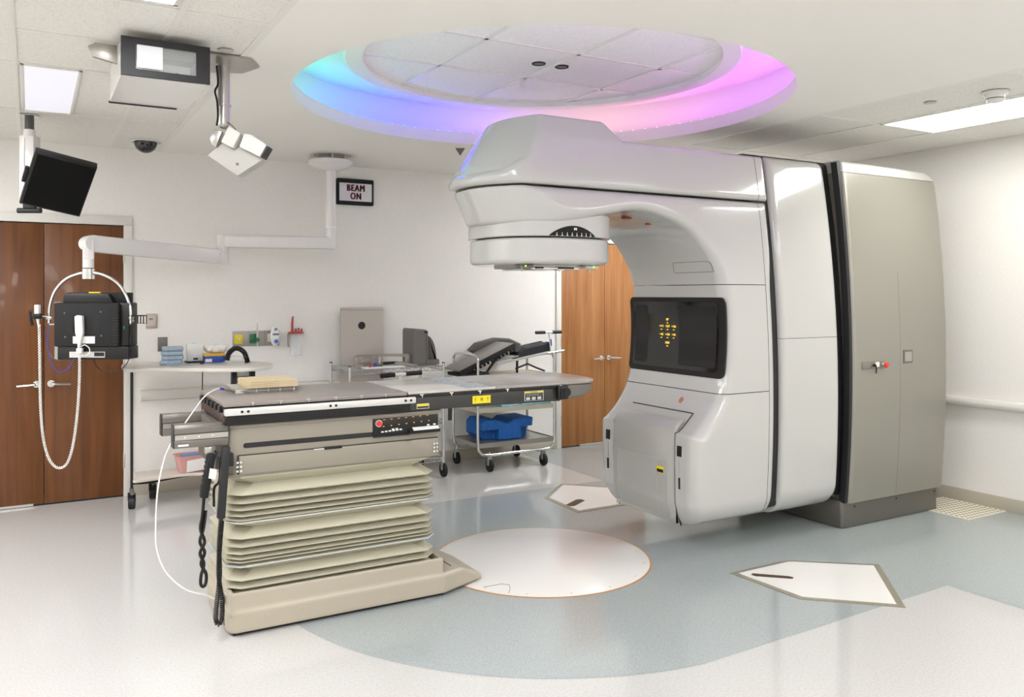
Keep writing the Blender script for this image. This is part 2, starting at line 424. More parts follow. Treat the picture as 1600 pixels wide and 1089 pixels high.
for (a, b_, c, d) in ((4.985, 5.57, -.02, 1.2), (4.985, 5.57, -2.4, -1.2), (-.65, -.09, 1.2, 2.4), (-.65, -.09, -1.3, -.1), (-1.87, -1.3, -1.3, -.1)):
    troffer('added ceiling light, unseen behind the viewer, brightening the room', a, b_, c, d, FILLFRONT, group='added ceiling lights behind the viewer')  # lamps added behind the camera to brighten the room
troffer('bright ceiling light hidden behind the machine, near the far doors', 4.985, 5.57, 5.25, 6.45, LIGHTON)
for (x, y) in ((2.6, -1.9), (2.6, .4)):
    troffer('added ceiling light, unseen behind the viewer, brightening the room', x-.6, x+.6, y-.3, y+.3, FILLFRONT, group='added ceiling lights behind the viewer')  # two more added lamps in the painted ceiling, also for brightness
for x, y, lab in ((2.67, 4.3, 'small round black downlight in the round ceiling, left of the pair'), (2.83, 4.29, 'small round black downlight in the round ceiling, right of the pair')):
    t = thing('downlight', lab, 'downlight', (x, y, 2.99), 0, None)
    obj('rim', lathe(B(), [(.03, 0), (.034, -.004), (.042, -.003), (.043, .006), (.03, .006)], (x, y, 2.992), 32, cap=False), BLKM, t)
    obj('lens', cyl(B(), (x, y, 2.9905), (x, y, 2.9955), .031), BLACK, t)
# coloured led strip on the ledge of the round opening
DIODE = mat('led_diode', '#ffffff', .5); nt, bs = nodes(DIODE)
oi = nt.nodes.new('ShaderNodeObjectInfo'); nt.links.new(oi.outputs['Color'], bs.inputs['Emission Color']); bs.inputs['Emission Strength'].default_value = 5
def led_col(a):
    # a: direction from the centre, degrees, 0=+x (right, away) 90=+y (away left)
    keys = [(-180, (.0, .24, .13)), (-165, (.0, .22, .15)), (-145, (.08, .2, .35)), (-110, (.28, .14, .55)), (-60, (.28, .11, .5)), (-20, (.29, .07, .50)), (5, (.30, .06, .44)), (22, (.36, .13, .33)), (40, (.38, .21, .21)), (58, (.34, .19, .26)), (76, (.2, .12, .6)), (90, (.04, .04, 1)), (111, (.01, .06, 1)), (123, (.0, .18, .55)), (134, (.0, .25, .17)), (150, (.0, .26, .14)), (165, (.0, .26, .13)), (180, (.0, .24, .13))]
    a = (a+180) % 360-180
    for (a0, c0), (a1, c1) in zip(keys, keys[1:]):
        if a0 <= a <= a1:
            t = (a-a0)/(a1-a0); return tuple(c0[i]*(1-t)+c1[i]*t for i in range(3))
t = thing('led_strip', 'strip of tiny coloured led lights on the ledge of the round ceiling opening', 'led strip', (CX, CY, HC+.085))
obj('strip', lathe(B(), [(1.475, HC+.086), (1.475, HC+.0885), (1.485, HC+.0885), (1.485, HC+.086)], (CX, CY, 0), 96, cap=False), WPL, t)
d0 = None; NL = 96
for k in range(NL):
    a = 2*PI*k/NL; p = (CX+1.478*math.cos(a), CY+1.478*math.sin(a), HC+.0895)
    if d0 is None:
        d0 = obj('diode', ball(B(), (0, 0, 0), .0032, u=8, v=6), DIODE, t); me0 = d0.data
        me0.transform(Matrix.Translation((CX, CY, HC+.085))); d = d0
    else: d = d0.copy(); COL.objects.link(d); d.parent = t
    d.location = Vector(p)-t.location
    c = led_col(math.degrees(a)); d.color = (*[min(1, .35+.65*v) for v in c], 1)
NA = 30
for k in range(NA):
    a = 2*PI*(k+.5)/NA; l = bpy.data.lights.new('led_glow', 'AREA'); l.shape = 'RECTANGLE'; l.size = .33; l.size_y = .02
    l.color = led_col(math.degrees(a)); l.energy = .26
    o = bpy.data.objects.new('led_glow', l); COL.objects.link(o)
    o.location = (CX+1.5*math.cos(a), CY+1.5*math.sin(a), HC+.095)
    o.rotation_euler = (Matrix.Rotation(a+PI/2, 4, 'Z') @ Matrix.Rotation(PI-.1, 4, 'X')).to_euler()
    l2 = l.copy(); l2.energy = .52; o2 = bpy.data.objects.new('led_spill', l2); COL.objects.link(o2); o2.location = o.location
    o2.rotation_euler = (Matrix.Rotation(a+PI/2, 4, 'Z') @ Matrix.Rotation(PI-1.0, 4, 'X')).to_euler()
# ================================================================== THE LINEAR ACCELERATOR
L = thing('linear_accelerator', 'large glossy white radiotherapy machine with overhanging head, dark screen and silver cabinet', 'medical machine', (4.3, CY, 0))
H_ = .0125
ss = lambda z, a, b_: np.clip((z-a)/(b_-a), 0, 1)**2*(3-2*np.clip((z-a)/(b_-a), 0, 1))
# --- upper cover (arm top with the raised housing)
prof_up = [(2.06, 2.2), (4.15, 2.2), (4.15, 2.495), (2.58, 2.495), (2.52, 2.47), (2.22, 2.275), (2.06, 2.258)]
def nose(X, Y, r): return np.sqrt(np.minimum(X-2.62, 0)**2+(Y-CY)**2)-r
def f_up(X, Y, Z):
    y = np.abs(Y-CY)
    a = sdpoly(X, Z, prof_up); a = np.maximum(a, -10)
    s = rint(a, y-wgant(Z)-.004, .03)
    s = rint(s, nose(X, Y, .515), .03)
    # raised housing with sloping sides
    hz = Z-2.605
    sl = np.maximum((y+(Z-2.49)*.45-.368)/1.1, y-wgant(Z)-.004)
    fr = (-(X-2.11)+(Z-2.26)*.70+1.15*y*y)/1.5
    bk = (X-2.99+(Z-2.5)*.9)/1.345
    h = rint(rint(hz, sl, .02), rint(fr, bk, .02), .016)
    h = np.maximum(h, 2.25-Z)
    h = rint(h, nose(X, Y, .50), .03)
    return smin(s, h, .012)
up = sdf_mesh(f_up, (2.05, 3.72, 2.18), (4.16, 4.82, 2.62), H_)
obj('arm_cover', cut(up, [((4.062, 0, 0), (1, 0, 0))]), GLOSS, L, 40)
# --- body: head underside, throat, counterweight
throat = [(2.10, 1.985), (2.55, 2.00), (2.85, 2.05), (3.05, 2.085), (3.22, 2.075), (3.40, 2.02), (3.52, 1.945), (3.62, 1.83), (3.685, 1.70), (3.715, 1.5), (3.718, 1.3), (3.70, 1.1), (3.655, .955), (3.58, .845), (3.50, .765), (3.45, .735)]
tp = [tuple(p)[:2] for p in cr([(x, z, 0) for x, z in throat], 4)]
prof_b = [(4.15, 2.192), (2.06, 2.192)]+tp+[(3.445, .55), (3.45, .3), (3.50, .14), (4.15, .14)]
def f_body(X, Y, Z):
    y = np.abs(Y-CY); a = sdpoly(X, Z, prof_b)
    wz = wgant(Z)-.006
    bc = rint(y-wz, .14-Z, .17)
    r = .05+.03*ss(Z, 1.9, 1.6)
    s = rint(a, bc, r)
    return np.where(X < 2.75, rint(s, (nose(X, Y, .49)+(2.2-Z)*.42)/1.08, .02), rint(s, (nose(X, Y, .54))*np.ones_like(Z), .02))
body = sdf_mesh(f_body, (2.07, 3.74, .13), (4.16, 4.80, 2.2), H_)
g = .0022
obj('head_cover', cut(body, [((0, 0, 1.655+g), (0, 0, -1)), ((4.062, 0, 0), (1, 0, 0))]), GLOSS, L, 40)
obj('throat_cover', cut(body, [((0, 0, 1.655-g), (0, 0, 1)), ((0, 0, .98+g), (0, 0, -1)), ((4.062, 0, 0), (1, 0, 0))]), GLOSS, L, 40)
obj('counterweight_cover', cut(body, [((0, 0, .98-g), (0, 0, 1)), ((4.062, 0, 0), (1, 0, 0))]), GLOSS, L, 40)
# rear edge covers, one colour but separate mouldings
whole = cut(body, [((4.066, 0, 0), (-1, 0, 0))]); u2 = cut(up, [((4.066, 0, 0), (-1, 0, 0))])
me_t = bpy.data.meshes.new('t'); u2.to_mesh(me_t); whole.from_mesh(me_t); u2.free()
obj('rear_edge_cover', whole, GLOSS, L, 40)
# dark core between the covers
def f_core(X, Y, Z):
    y = np.abs(Y-CY); return rint(rint(sbox(X, Z, 4.02, 4.83, .2, 2.515)*np.ones_like(Y), y-wgant(Z)+.03, .04), .2-Z, .05)
obj('dark_core', sdf_mesh(f_core, (4.0, 3.7, .18), (4.85, 4.85, 2.55), .02), DARK, L, 40, 'dark core in the gap between the rotating arm and cabinet')
# rotating ring
def f_ring(X, Y, Z):
    y = np.abs(Y-CY); bc = rint(rint(y-wgant(Z)-.012, .155-Z, .17), Z-2.503, .06)
    return rint(sbox(X, 0*X, 4.172, 4.715, -9, 9), bc, .035)
ring = sdf_mesh(f_ring, (4.17, 3.72, .15), (4.72, 4.82, 2.51), H_)
obj('ring_upper_cover', cut(ring, [((0, 0, 1.31+.0015), (0, 0, -1))]), GLOSS, L, 40)
obj('ring_lower_cover', cut(ring, [((0, 0, 1.31-.0015), (0, 0, 1))]), GLOSS, L, 40)
# stand
def wst(z): return .555-.050*(z-1.05)**2
def f_st(X, Y, Z, top=2.5):
    y = np.abs(Y-CY); p = sdpoly(X, Z, [(4.80, .15), (5.85, .15), (5.85, 2.40), (5.82, 2.47), (5.74, 2.50), (4.80, 2.515)])
    return rint(p, y-wst(Z), .03)
stand = sdf_mesh(f_st, (4.79, 3.7, .14), (5.86, 4.84, 2.53), .015)
obj('stand_cabinet', cut(stand, [((0, 0, 2.432-.0015), (0, 0, 1)), ((0, 0, .175), (0, 0, -1))]), STAND, L, 40, 'silver grey machine cabinet')
obj('stand_lid', cut(stand, [((0, 0, 2.432+.0015), (0, 0, -1))]), GLOSS2, L, 40)
def strip_y(bm, x0, x1, z0, z1, wf, out, n=24, th=.004):
    """a thin strip that follows the bulging near side between two heights"""
    R_ = []
    for k in range(n+1):
        z = z0+(z1-z0)*k/n; y = CY-wf(z)-out
        R_.append([(x0, y, z), (x1, y, z), (x1, y+th+out, z), (x0, y+th+out, z)])
    return loft(bm, R_)
obj('edge_trim', strip_y(B(), 4.728, 4.745, .22, 2.47, lambda z: wgant(z)-.035, .0), STEEL, L, 35, 'thin bright strip along the dark gap')
obj('stand_edge_trim', strip_y(B(), 4.772, 4.80, .18, 2.5, wst, -.01, th=.06), DARK, L)
obj('panel_seam', strip_y(B(), 5.297, 5.2985, .19, 1.75, wst, .0006), STANDB, L)
b = B(); prism(b, rrect(4.77, 5.83, CY-.485, CY+.485, .02), .004, .19, bev=.004)
obj('stand_base', b, STANDB, L)
b = B()
for x in (4.9, 5.35, 5.79): cyl(b, (x, CY-.484, .14), (x, CY-.4875, .14), .007, n=12)
obj('base_screw', b, BLACK, L)
# key switch, emergency stop and nameplate on the cabinet side
ys = CY-wst(1.12)
pn = obj('switch_plate', box(B(), 4.885, 5.115, ys-.006, ys+.004, 1.085, 1.135, .002), mat('switch_plate_metal', '#8b877d', .3, .7), L)
obj('key_lock', tube(cyl(B(), (5.0, ys-.006, 1.108), (5.0, ys-.022, 1.108), .009), [(5.0, ys-.022, 1.11), (5.003, ys-.026, 1.09), (4.998, ys-.026, 1.055)], .005, 6), BLACK, pn)
obj('switch_label', box(B(), 5.02, 5.058, ys-.0085, ys-.004, 1.096, 1.13), PAPER, pn)
b = B(); cyl(b, (5.095, ys-.006, 1.11), (5.095, ys-.028, 1.11), .012); obj('button_collar', b, ALU, pn)
b = B(); lathe(b, [(.004, 0), (.018, 0), (.021, .008), (.016, .018), (.004, .021)], n=24)
bmesh.ops.transform(b, matrix=Matrix.Translation((5.095, ys-.028, 1.11)) @ Matrix.Rotation(PI/2, 4, 'X'), verts=b.verts)
obj('emergency_button', b, RED, pn)
y2 = CY-wst(1.15)
pl = obj('nameplate_frame', box(B(), 5.328, 5.432, y2-.004, y2+.01, 1.108, 1.202, .002), STANDB, L)
obj('nameplate', box(B(), 5.342, 5.418, y2-.0058, y2, 1.122, 1.188), mat('nameplate_grey', '#a3a099', .4, .2), pl)
# collimator
CC = (2.655, 4.278)
def f_col(r, z0, z1, rb, rt):
    def f_(X, Y, Z):
        q = ((np.abs(X-CC[0]))**2.5+(np.abs(Y-CC[1]))**2.5)**(1/2.5)-r
        return rint(rint(q, z0-Z, rb), Z-z1, rt)
    return f_
obj('collimator_housing', sdf_mesh(f_col(.402, 1.918, 2.06, .006, .02), (2.2, 3.84, 1.9), (3.1, 4.7, 2.07), .009), GLOSS, L, 35)
cr_ = obj('collimator_ring', sdf_mesh(f_col(.392, 1.765, 1.911, .03, .012), (2.2, 3.84, 1.75), (3.1, 4.7, 1.92), .009), GLOSS, L, 35)
obj('collimator_gap', lathe(B(), [(.375, 1.90), (.375, 1.93)], (CC[0], CC[1], 0)), BLACK, L)
# scale window: a dark lens shaped opening with white ticks on the near side
def sq(a, r=.402):      # point on the superellipse at angle a
    c, s = math.cos(a), math.sin(a); k = r/((abs(c)**2.5+abs(s)**2.5)**(1/2.5)); return CC[0]+k*c, CC[1]+k*s
b = B(); a0, a1 = math.radians(-114), math.radians(-71); N_ = 28; lo = []; hi = []
for k in range(N_+1):
    a = a0+(a1-a0)*k/N_; x, y = sq(a, .4045); u = k/N_; z = 1.920+.058*math.sin(PI*u)**.75
    lo.append(b.verts.new((x, y, 1.9195))); hi.append(b.verts.new((x, y, z+.0005)))
for k in range(N_): b.faces.new((lo[k], lo[k+1], hi[k+1], hi[k]))
r_ = bmesh.ops.solidify(b, geom=b.faces[:], thickness=.004)
sw = obj('scale_window', b, BLACK, L)
b = B()
for k in range(1, 9):
    a = a0+(a1-a0)*(k+.4)/9.6; x, y = sq(a, .4062)
    M = Matrix.Translation((x, y, 1.930)) @ Matrix.Rotation(a+PI/2, 4, 'Z'); box(b, -.0012, .0012, -.001, .001, -.006, .009, M=M); box(b, -.005, .005, -.001, .001, -.009, -.005, M=M)
a = a0+(a1-a0)*.53; x, y = sq(a, .4062); M = Matrix.Translation((x, y, 1.960)) @ Matrix.Rotation(a+PI/2, 4, 'Z')
prism(b, [(-.009, .007), (-.009, -.007), (-.004, -.007), (-.004, .0), (0, -.005), (.004, 0), (.004, -.007), (.009, -.007), (.009, .007), (.003, .007), (0, .003), (-.003, .007)], -.001, .001, 'y', M=M)
obj('scale_mark', b, WPL, sw)
# accessory mount below the head
b = B(); box(b, CC[0]-.20, CC[0]+.20, CC[1]-.2, CC[1]+.2, 1.748, 1.77, .006)
am = obj('accessory_mount', b, STEEL, L)
b = B(); box(b, CC[0]-.14, CC[0]+.14, CC[1]-.225, CC[1]+.2, 1.738, 1.752, .003); obj('mount_slot', b, CHROME, am)
b = B(); box(b, CC[0]-.005, CC[0]+.10, CC[1]-.232, CC[1]-.2, 1.742, 1.752); obj('mount_latch', b, BLACK, am); b = B(); box(b, CC[0]-.15, CC[0]-.11, CC[1]-.232, CC[1]-.2, 1.742, 1.752); obj('mount_latch', b, BLACK, am)
for sx in (-1, 1):
    b = B(); box(b, CC[0]+sx*.225-.045, CC[0]+sx*.225+.045, CC[1]-.24, CC[1]-.18, 1.744, 1.765, .004)
    ce = obj('mount_corner', b, ALU if sx > 0 else GREYW, am)
    ball(b := B(), (CC[0]+sx*.235, CC[1]-.241, 1.755), .005); obj('indicator_lamp', b, EMG, ce)
    b = B(); cyl(b, (CC[0]+sx*.235, CC[1]-.2, 1.745), (CC[0]+sx*.235, CC[1]-.2, 1.725), .004); obj('pin', b, STEEL, ce)
b = B(); cyl(b, (CC[0]+.02, CC[1]-.2, 1.74), (CC[0]+.02, CC[1]-.2, 1.728), .006); box(b, CC[0]-.0, CC[0]+.04, CC[1]-.215, CC[1]-.195, 1.733, 1.738); obj('pointer', b, STEEL, am)
# screen set in the throat (follows the curve of the cover)
def throat_x(z):
    P = tp; best = None
    for (xa, za), (xb, zb) in zip(P, P[1:]):
        if za >= z >= zb and za != zb: return xa+(xb-xa)*(za-z)/(za-zb)
    return 3.7
def on_throat(outline_yz, off, th, m, name, parent, lab=None):
    b = B(); 
    v = [b.verts.new((0, y, z)) for y, z in outline_yz]; f = b.faces.new(v)
    bmesh.ops.triangulate(b, faces=[f])
    zs = [z for _, z in outline_yz]
    for k in range(1, 14):
        z = min(zs)+(max(zs)-min(zs))*k/14
        bmesh.ops.bisect_plane(b, geom=b.verts[:]+b.edges[:]+b.faces[:], plane_co=(0, 0, z), plane_no=(0, 0, 1))
    r = bmesh.ops.extrude_face_region(b, geom=b.faces[:])
    nv = {v for v in r['geom'] if isinstance(v, bmesh.types.BMVert)}
    for v in b.verts: v.co.x = throat_x(v.co.z)-off+(th if v not in nv else 0)
    bmesh.ops.recalc_face_normals(b, faces=b.faces)
    return obj(name, b, m, parent, 30, lab)
sy0, sy1 = CY-.475, CY+.475
scr = on_throat(rrect(3.797, 4.735, 1.07, 1.575, .04), .004, .012, BLACK, 'screen_frame', L)
sc = on_throat(rrect(3.86, 4.695, 1.105, 1.545, .02), .0065, .006, SCREEN, 'screen', scr, 'smoked dark screen with yellow digits')
PF = mat('perforated_grille', '#1c1c1d', .4); nt, bs = nodes(PF); mp = coords(nt, (1, 1, 1)); vo = nt.nodes.new('ShaderNodeTexVoronoi'); vo.inputs['Scale'].default_value = 90; vo.inputs['Randomness'].default_value = 0
nt.links.new(mp.outputs[0], vo.inputs['Vector']); rr = nt.nodes.new('ShaderNodeValToRGB'); rr.color_ramp.interpolation = 'CONSTANT'
rr.color_ramp.elements[0].color = (*lin('#3a3a3a'), 1); rr.color_ramp.elements[1].color = (*lin('#111112'), 1); rr.color_ramp.elements[1].position = .22
nt.links.new(vo.outputs['Distance'], rr.inputs[0]); nt.links.new(rr.outputs[0], bs.inputs['Base Color'])
on_throat(rrect(3.875, 4.22, 1.13, 1.52, .02), .0075, .004, PF, 'grille', scr)
on_throat(rrect(4.54, 4.675, 1.13, 1.52, .02), .0075, .004, PF, 'grille', scr)
rows = [(1.425, (0,), '90°'), (1.38, (-1, 0, 1), None), (1.325, (-1, 0, 1), None), (1.27, (0,), '3200')]
txt = {(1.38, -1): '+111', (1.38, 0): '+257', (1.38, 1): '+106', (1.325, -1): '+ 85', (1.325, 0): '+158', (1.325, 1): '+ 84'}
bb = B()
for z, cols, s in rows:
    for c in cols:
        yy = 4.335-c*.062
        M = Matrix.Translation((throat_x(z)-.0095, yy, z)) @ Matrix.Rotation(-PI/2, 4, 'Z') @ Matrix.Rotation(PI/2, 4, 'X')
        merge(bb, text_bm(s or txt[(z, c)], .0215, M, .0006)); M2 = M @ Matrix.Translation((0, -.021, 0)); merge(bb, text_bm('mm' if s is None else 'deg', .011, M2, .0006))
obj('digits', bb, EMY, sc, None)
# thin recessed hatch line above the screen, round red badge below
hat = [(3.86, 1.745), (4.13, 1.745), (4.15, 1.715), (4.15, 1.80), (3.86, 1.80)]
bz = B()
def tline(bm, pts, r):
    P = []
    for (a, b_), (c, d) in zip(pts, pts[1:]):
        for k in range(8): P.append((a+(c-a)*k/8, b_+(d-b_)*k/8))
    P.append(pts[-1]); tube(bm, [(throat_x(z)+.001, y, z) for y, z in P], r, 6)
tline(bz, [(3.88, 1.80), (4.20, 1.80), (4.22, 1.755), (4.22, 1.735), (3.86, 1.735), (3.86, 1.79), (3.88, 1.80)], .0022)
obj('hatch_seam', bz, GREYP, L)
def badge(y, z, ry, rz):
    b = B(); pts = [(y+ry*math.cos(2*PI*k/28), z+rz*math.sin(2*PI*k/28)) for k in range(28)]
    return on_throat(pts, .0035, .006, mat('badge_copper', '#b4705a', .4), 'badge', L)
badge(4.11, .915, .018, .018)
b = B(); prism(b, [(3.22+.034*math.cos(2*PI*k/28), CY-.12+.034*math.sin(2*PI*k/28)) for k in range(28)], 2.065, 2.074); obj('badge', b, mat('badge_dark_red', '#a8432f', .4), L); b = B(); prism(b, [(3.36+.02*math.cos(2*PI*k/28), CY-.16+.02*math.sin(2*PI*k/28)) for k in range(28)], 2.03, 2.04)
obj('badge', b, mat('badge_red', '#a8432f', .4), L)
# counterweight front door: silver panel, slanted lid, slots at each side
def cx_front(z):
    if z > .55: return 3.45-.005*(.735-z)/.185
    if z > .3: return 3.445+.005*(.55-z)/.25
    return 3.45+.05*(.3-z)/.16
def slab_front(bm, y0, y1, z0, z1, off, th, n=16, shear=0):
    R_ = []
    for k in range(n+1):
        z = z0+(z1-z0)*k/n; x = cx_front(z)-off
        R_.append([(x, y0, z), (x, y1, z), (x+th, y1, z), (x+th, y0, z)])
    return loft(bm, R_)
b = B(); prof = [(cx_front(z)-.014, z) for z in (.178, .2, .25, .3, .4, .5, .6, .7)]+[(3.442, .748), (3.457, .775), (3.515, .815)]
back = [(3.53, .80), (3.485, .765), (3.465, .73), (3.465, .178)]
prism(b, prof+back, CY-.305, CY+.30, 'y', bev=.003)
dr = obj('access_door', b, GLOSS2, L, 35, 'silver grey door in the front of the counterweight')
obj('door_inset', slab_front(B(), CY-.245, CY+.245, .19, .56, .0165, .006), GLOSS2, dr)
b = B()
for q in ((CY-.25, CY+.25, .558, .562), (CY-.25, CY+.25, .188, .192), (CY-.25, CY-.246, .19, .56), (CY+.246, CY+.25, .19, .56), (CY-.16, CY-.157, .19, .56)): slab_front(b, *q, .0175, .002, 4)
obj('inset_edge', b, mat('inset_edge_light', '#c4c3bd', .35), dr)
lb = obj('warning_label', slab_front(B(), CY-.225, CY-.16, .475, .515, .0185, .002, 2), YEL, dr)
obj('label_text_band', slab_front(B(), CY-.222, CY-.163, .478, .497, .0192, .001, 2), BLACK, lb)
b = B()
for s_ in (-1, 1):
    y0 = CY+s_*.31; slab_front(b, min(y0, y0+s_*.003), max(y0, y0+s_*.003), .16, .74, .0015, .01)
obj('door_gap', b, BLACK, L)
# lid recess line behind the door top
b = B(); tube(b, [(3.578, CY-.33, .853), (3.58, CY+.27, .855)], .003, 6); tube(b, [(3.578, CY-.33, .853), (3.50, CY-.325, .772), (3.455, CY-.318, .735)], .003, 6)
obj('lid_seam', b, DARK, L)
def yfront(s_, z, d): return CY+s_*d
for s_, d in ((-1, .352), (1, .375)):
    for z0, z1, hw_ in ((.60, .665, .02), (.40, .47, .007)):
        obj('cable_slot', slab_front(B(), CY+s_*d-hw_, CY+s_*d+hw_, z0, z1, .003 if s_ < 0 else .006, .02, 4), BLACK, L)
    obj('slot_groove', slab_front(B(), CY+s_*d-.004, CY+s_*d+.004, .48, .58, .0015 if s_ < 0 else .004, .02, 4), GLOSS2, L)

#@@NEXT
# ================================================================== THE TREATMENT COUCH
T = thing('treatment_couch', 'patient treatment couch on a pleated beige bellows column with long flat grey top', 'treatment table', (1.35, 4.29, 0))
KY = 4.29
# base with raised rim and sloping nose
def cpoly(x0, x1, h, xn, hn, r=.05):
    o = []
    for cx, s_, a in ((x0+r, -1, PI), ):
        o += [(cx+r*math.cos(t), KY-h+r+r*math.sin(t)) for t in np.linspace(PI, 1.5*PI, 7)]
    o += [(x1, KY-h), (xn-.02, KY-hn-.008), (xn, KY-hn+.015), (xn, KY+hn-.015), (xn-.02, KY+hn+.008), (x1, KY+h)]
    o += [(x0+r+r*math.cos(t), KY+h-r+r*math.sin(t)) for t in np.linspace(.5*PI, PI, 7)]
    return o
def f_base(X, Y, Z):
    y = np.abs(Y-KY)
    pl_ = sdpoly(X, y+0*X, [(.795, -1), (1.90, -1), (2.18, -1), (2.18, .165), (2.02, .25), (1.88, .298), (.795, .298)])
    pl_ = rint(.795-X, y-.298, .05); pl_ = np.maximum(pl_, (X-2.18)); pl_ = np.maximum(pl_, (y-.298+(X-1.90)*.42)/1.085)
    top = sdpoly(X, Z, [(.7, -1), (.7, .122), (1.90, .122), (2.03, .112), (2.185, .038), (2.185, -1)])
    low = rint(rint(pl_, top, .018), .018-Z, .006)
    rim = rint(rint(sbox(X, y, .804, 1.892, -1, .290), Z-.203, .008), -rint(sbox(X, y, .822, 1.874, -1, .274), .10-Z, .006), .006)
    rim = np.maximum(rim, .1-Z)
    return smin(low, rim, .008)
ob = obj('base', sdf_mesh(f_base, (.79, 3.98, .015), (2.19, 4.6, .21), .0085), BEIGE, T, 40)
b = B(); box(b, .82, 1.9, KY-.27, KY+.27, .001, .03); obj('plinth', b, BLACK, T)
for x in (.97, 1.15, 1.6):
    b = B(); cyl(b, (x, KY-.297, .075), (x, KY-.3005, .075), .013, n=20); obj('cover_plug', b, BEIGE, ob)
b = B(); box(b, 1.98, 1.984, KY-.19, KY+.19, .116, .1185); obj('top_slot', b, DARK, ob)
for q in ((KY-.17, KY-.04, .07, .16), (KY-.2, KY-.02, .03, .06)):
    b = B(); box(b, .7925, .797, *q, .001); obj('end_vent', b, GREYW, ob)
# bellows
zs = [.735, .651, .612, .579, .551, .530, .521, .446, .407, .374, .350, .334, .316, .250, .214, .175]
def bring(z, ins, ch):
    x0, x1, y0, y1 = .797+ins, 1.866-ins, KY-.272+ins, KY+.272-ins
    return [(x0+ch, y0, z), (x1-ch, y0, z), (x1, y0+ch, z), (x1, y1-ch, z), (x1-ch, y1, z), (x0+ch, y1, z), (x0, y1-ch, z), (x0, y0+ch, z)]
rings = [bring(.765, .03, .05)]
for i, z in enumerate(zs):
    rings.append(bring(z+.0012, .002, .055)); rings.append(bring(z-.0012, .002, .055))
    if i+1 < len(zs):
        gp = z-zs[i+1]; ins = min(.060, .036+gp*.3); rings.append(bring((z+zs[i+1])/2, ins, .055+ins*.25))
rings.append(bring(.15, .04, .06))
obj('bellows', loft(B(), rings), BELL, T, 20, 'beige pleated bellows')
b = B()
for z in (.521, .316):
    R_ = [bring(z-.0035, -.001, .055), bring(z+.0035, -.001, .055)]
    loft(b, R_)
obj('bellows_band', b, mat('band_light', '#c4c6c0', .3, .3), T, 30, 'light band between bellows sections')
# pedestal cover
def rr_left(x0, x1, y0, y1, r):
    return [(x0+r+r*math.cos(t), y0+r+r*math.sin(t)) for t in np.linspace(PI, 1.5*PI, 8)]+[(x1, y0), (x1, y1)]+[(x0+r+r*math.cos(t), y1-r+r*math.sin(t)) for t in np.linspace(.5*PI, PI, 8)]
y0, y1 = KY-.27, KY+.27
b = B(); prism(b, rr_left(.795, 1.872, y0, y1, .06), .748, .982, bev=.004)
pc = obj('pedestal_cover', b, TAUPE, T, 40)
b = B(); prism(b, rr_left(.79, 1.885, y0-.006, y1+.006, .06), .967, .985, bev=.004); prism(b, rr_left(.79, 1.88, y0-.004, y1+.004, .06), .742, .752, bev=.003); obj('cover_lip', b, TAUPE, pc)
b = B(); prism(b, rrect(.865, 1.86, .872, .896, .012), y0-.0015, y0+.01, 'y'); obj('dark_stripe', b, DARK, pc)
fl = obj('front_flap', prism(B(), [(.845, .752), (1.865, .745), (1.865, .838), (1.72, .838), (1.715, .834), (1.68, .834), (1.675, .838), (.845, .838)], y0-.012, y0, 'y', bev=.002), TAUPE, pc)
b = B(); box(b, .84, 1.866, y0-.003, y0+.002, .838, .842); box(b, .838, .842, y0-.003, y0+.002, .755, .84); obj('flap_gap', b, BLACK, pc)
b = B(); box(b, 1.25, 1.34, y0-.016, y0-.004, .832, .844, .002); obj('flap_latch', b, BLKM, fl)
obj('latch_plate', box(B(), 1.20, 1.25, y0-.014, y0-.008, .834, .840, .001), ALU, fl)
for x in (.842, 1.845):
    for z in (.77, .79, .81):
        obj('hinge', cyl(cyl(B(), (x-.006, y0-.011, z), (x-.006, y0-.018, z), .006, n=12), (x+.010, y0-.011, z), (x+.010, y0-.018, z), .006, n=12), CHROME, fl)
# control panel
b = B(); box(b, 1.505, 1.868, y0-.004, y0+.01, .872, .962, .002); cp = obj('control_panel', b, BLACK, T)
prism(b := B(), [(y0-.004, .872), (y0-.022, .872), (y0-.022, .884), (y0-.004, .897)], 1.70, 1.872, 'x'); prism(b, [(y0-.004, .868), (y0-.012, .868), (y0-.012, .876), (y0-.004, .88)], 1.505, 1.70, 'x'); obj('panel_ledge', b, BLKM, cp)
b = B(); cyl(b, (1.535, y0-.004, .938), (1.535, y0-.012, .938), .018, n=28); obj('button_collar', b, ALU, cp)
b = B(); cyl(b, (1.535, y0-.012, .938), (1.535, y0-.026, .938), .014, .012, n=28); obj('emergency_button', b, RED, cp)
b0 = B(); box(b0, -.007, .007, -.004, 0, -.0035, .0035, .001); k0 = None
keys = [(1.555+.02*i, .893+.001*i) for i in range(6)]+[(1.613, .902), (1.633, .903), (1.81, .9095), (1.845, .911)]
for x, z in keys:
    if k0 is None: k0 = obj('key', b0, WPL, cp); k0.data.transform(Matrix.Translation(WM[T.name].translation)); k = k0
    else: k = k0.copy(); COL.objects.link(k); k.parent = cp
    k.location = Vector((x, y0-.004, z))-WM[T.name].translation
obj('key_strip', box(B(), 1.722, 1.862, y0-.0225, y0-.021, .8925, .8985).__class__ and prism(B(), [(y0-.023, .888), (y0-.0235, .8925), (y0-.006, .9035), (y0-.006, .8995)], 1.72, 1.866, 'x'), WPL, cp)
led0 = None
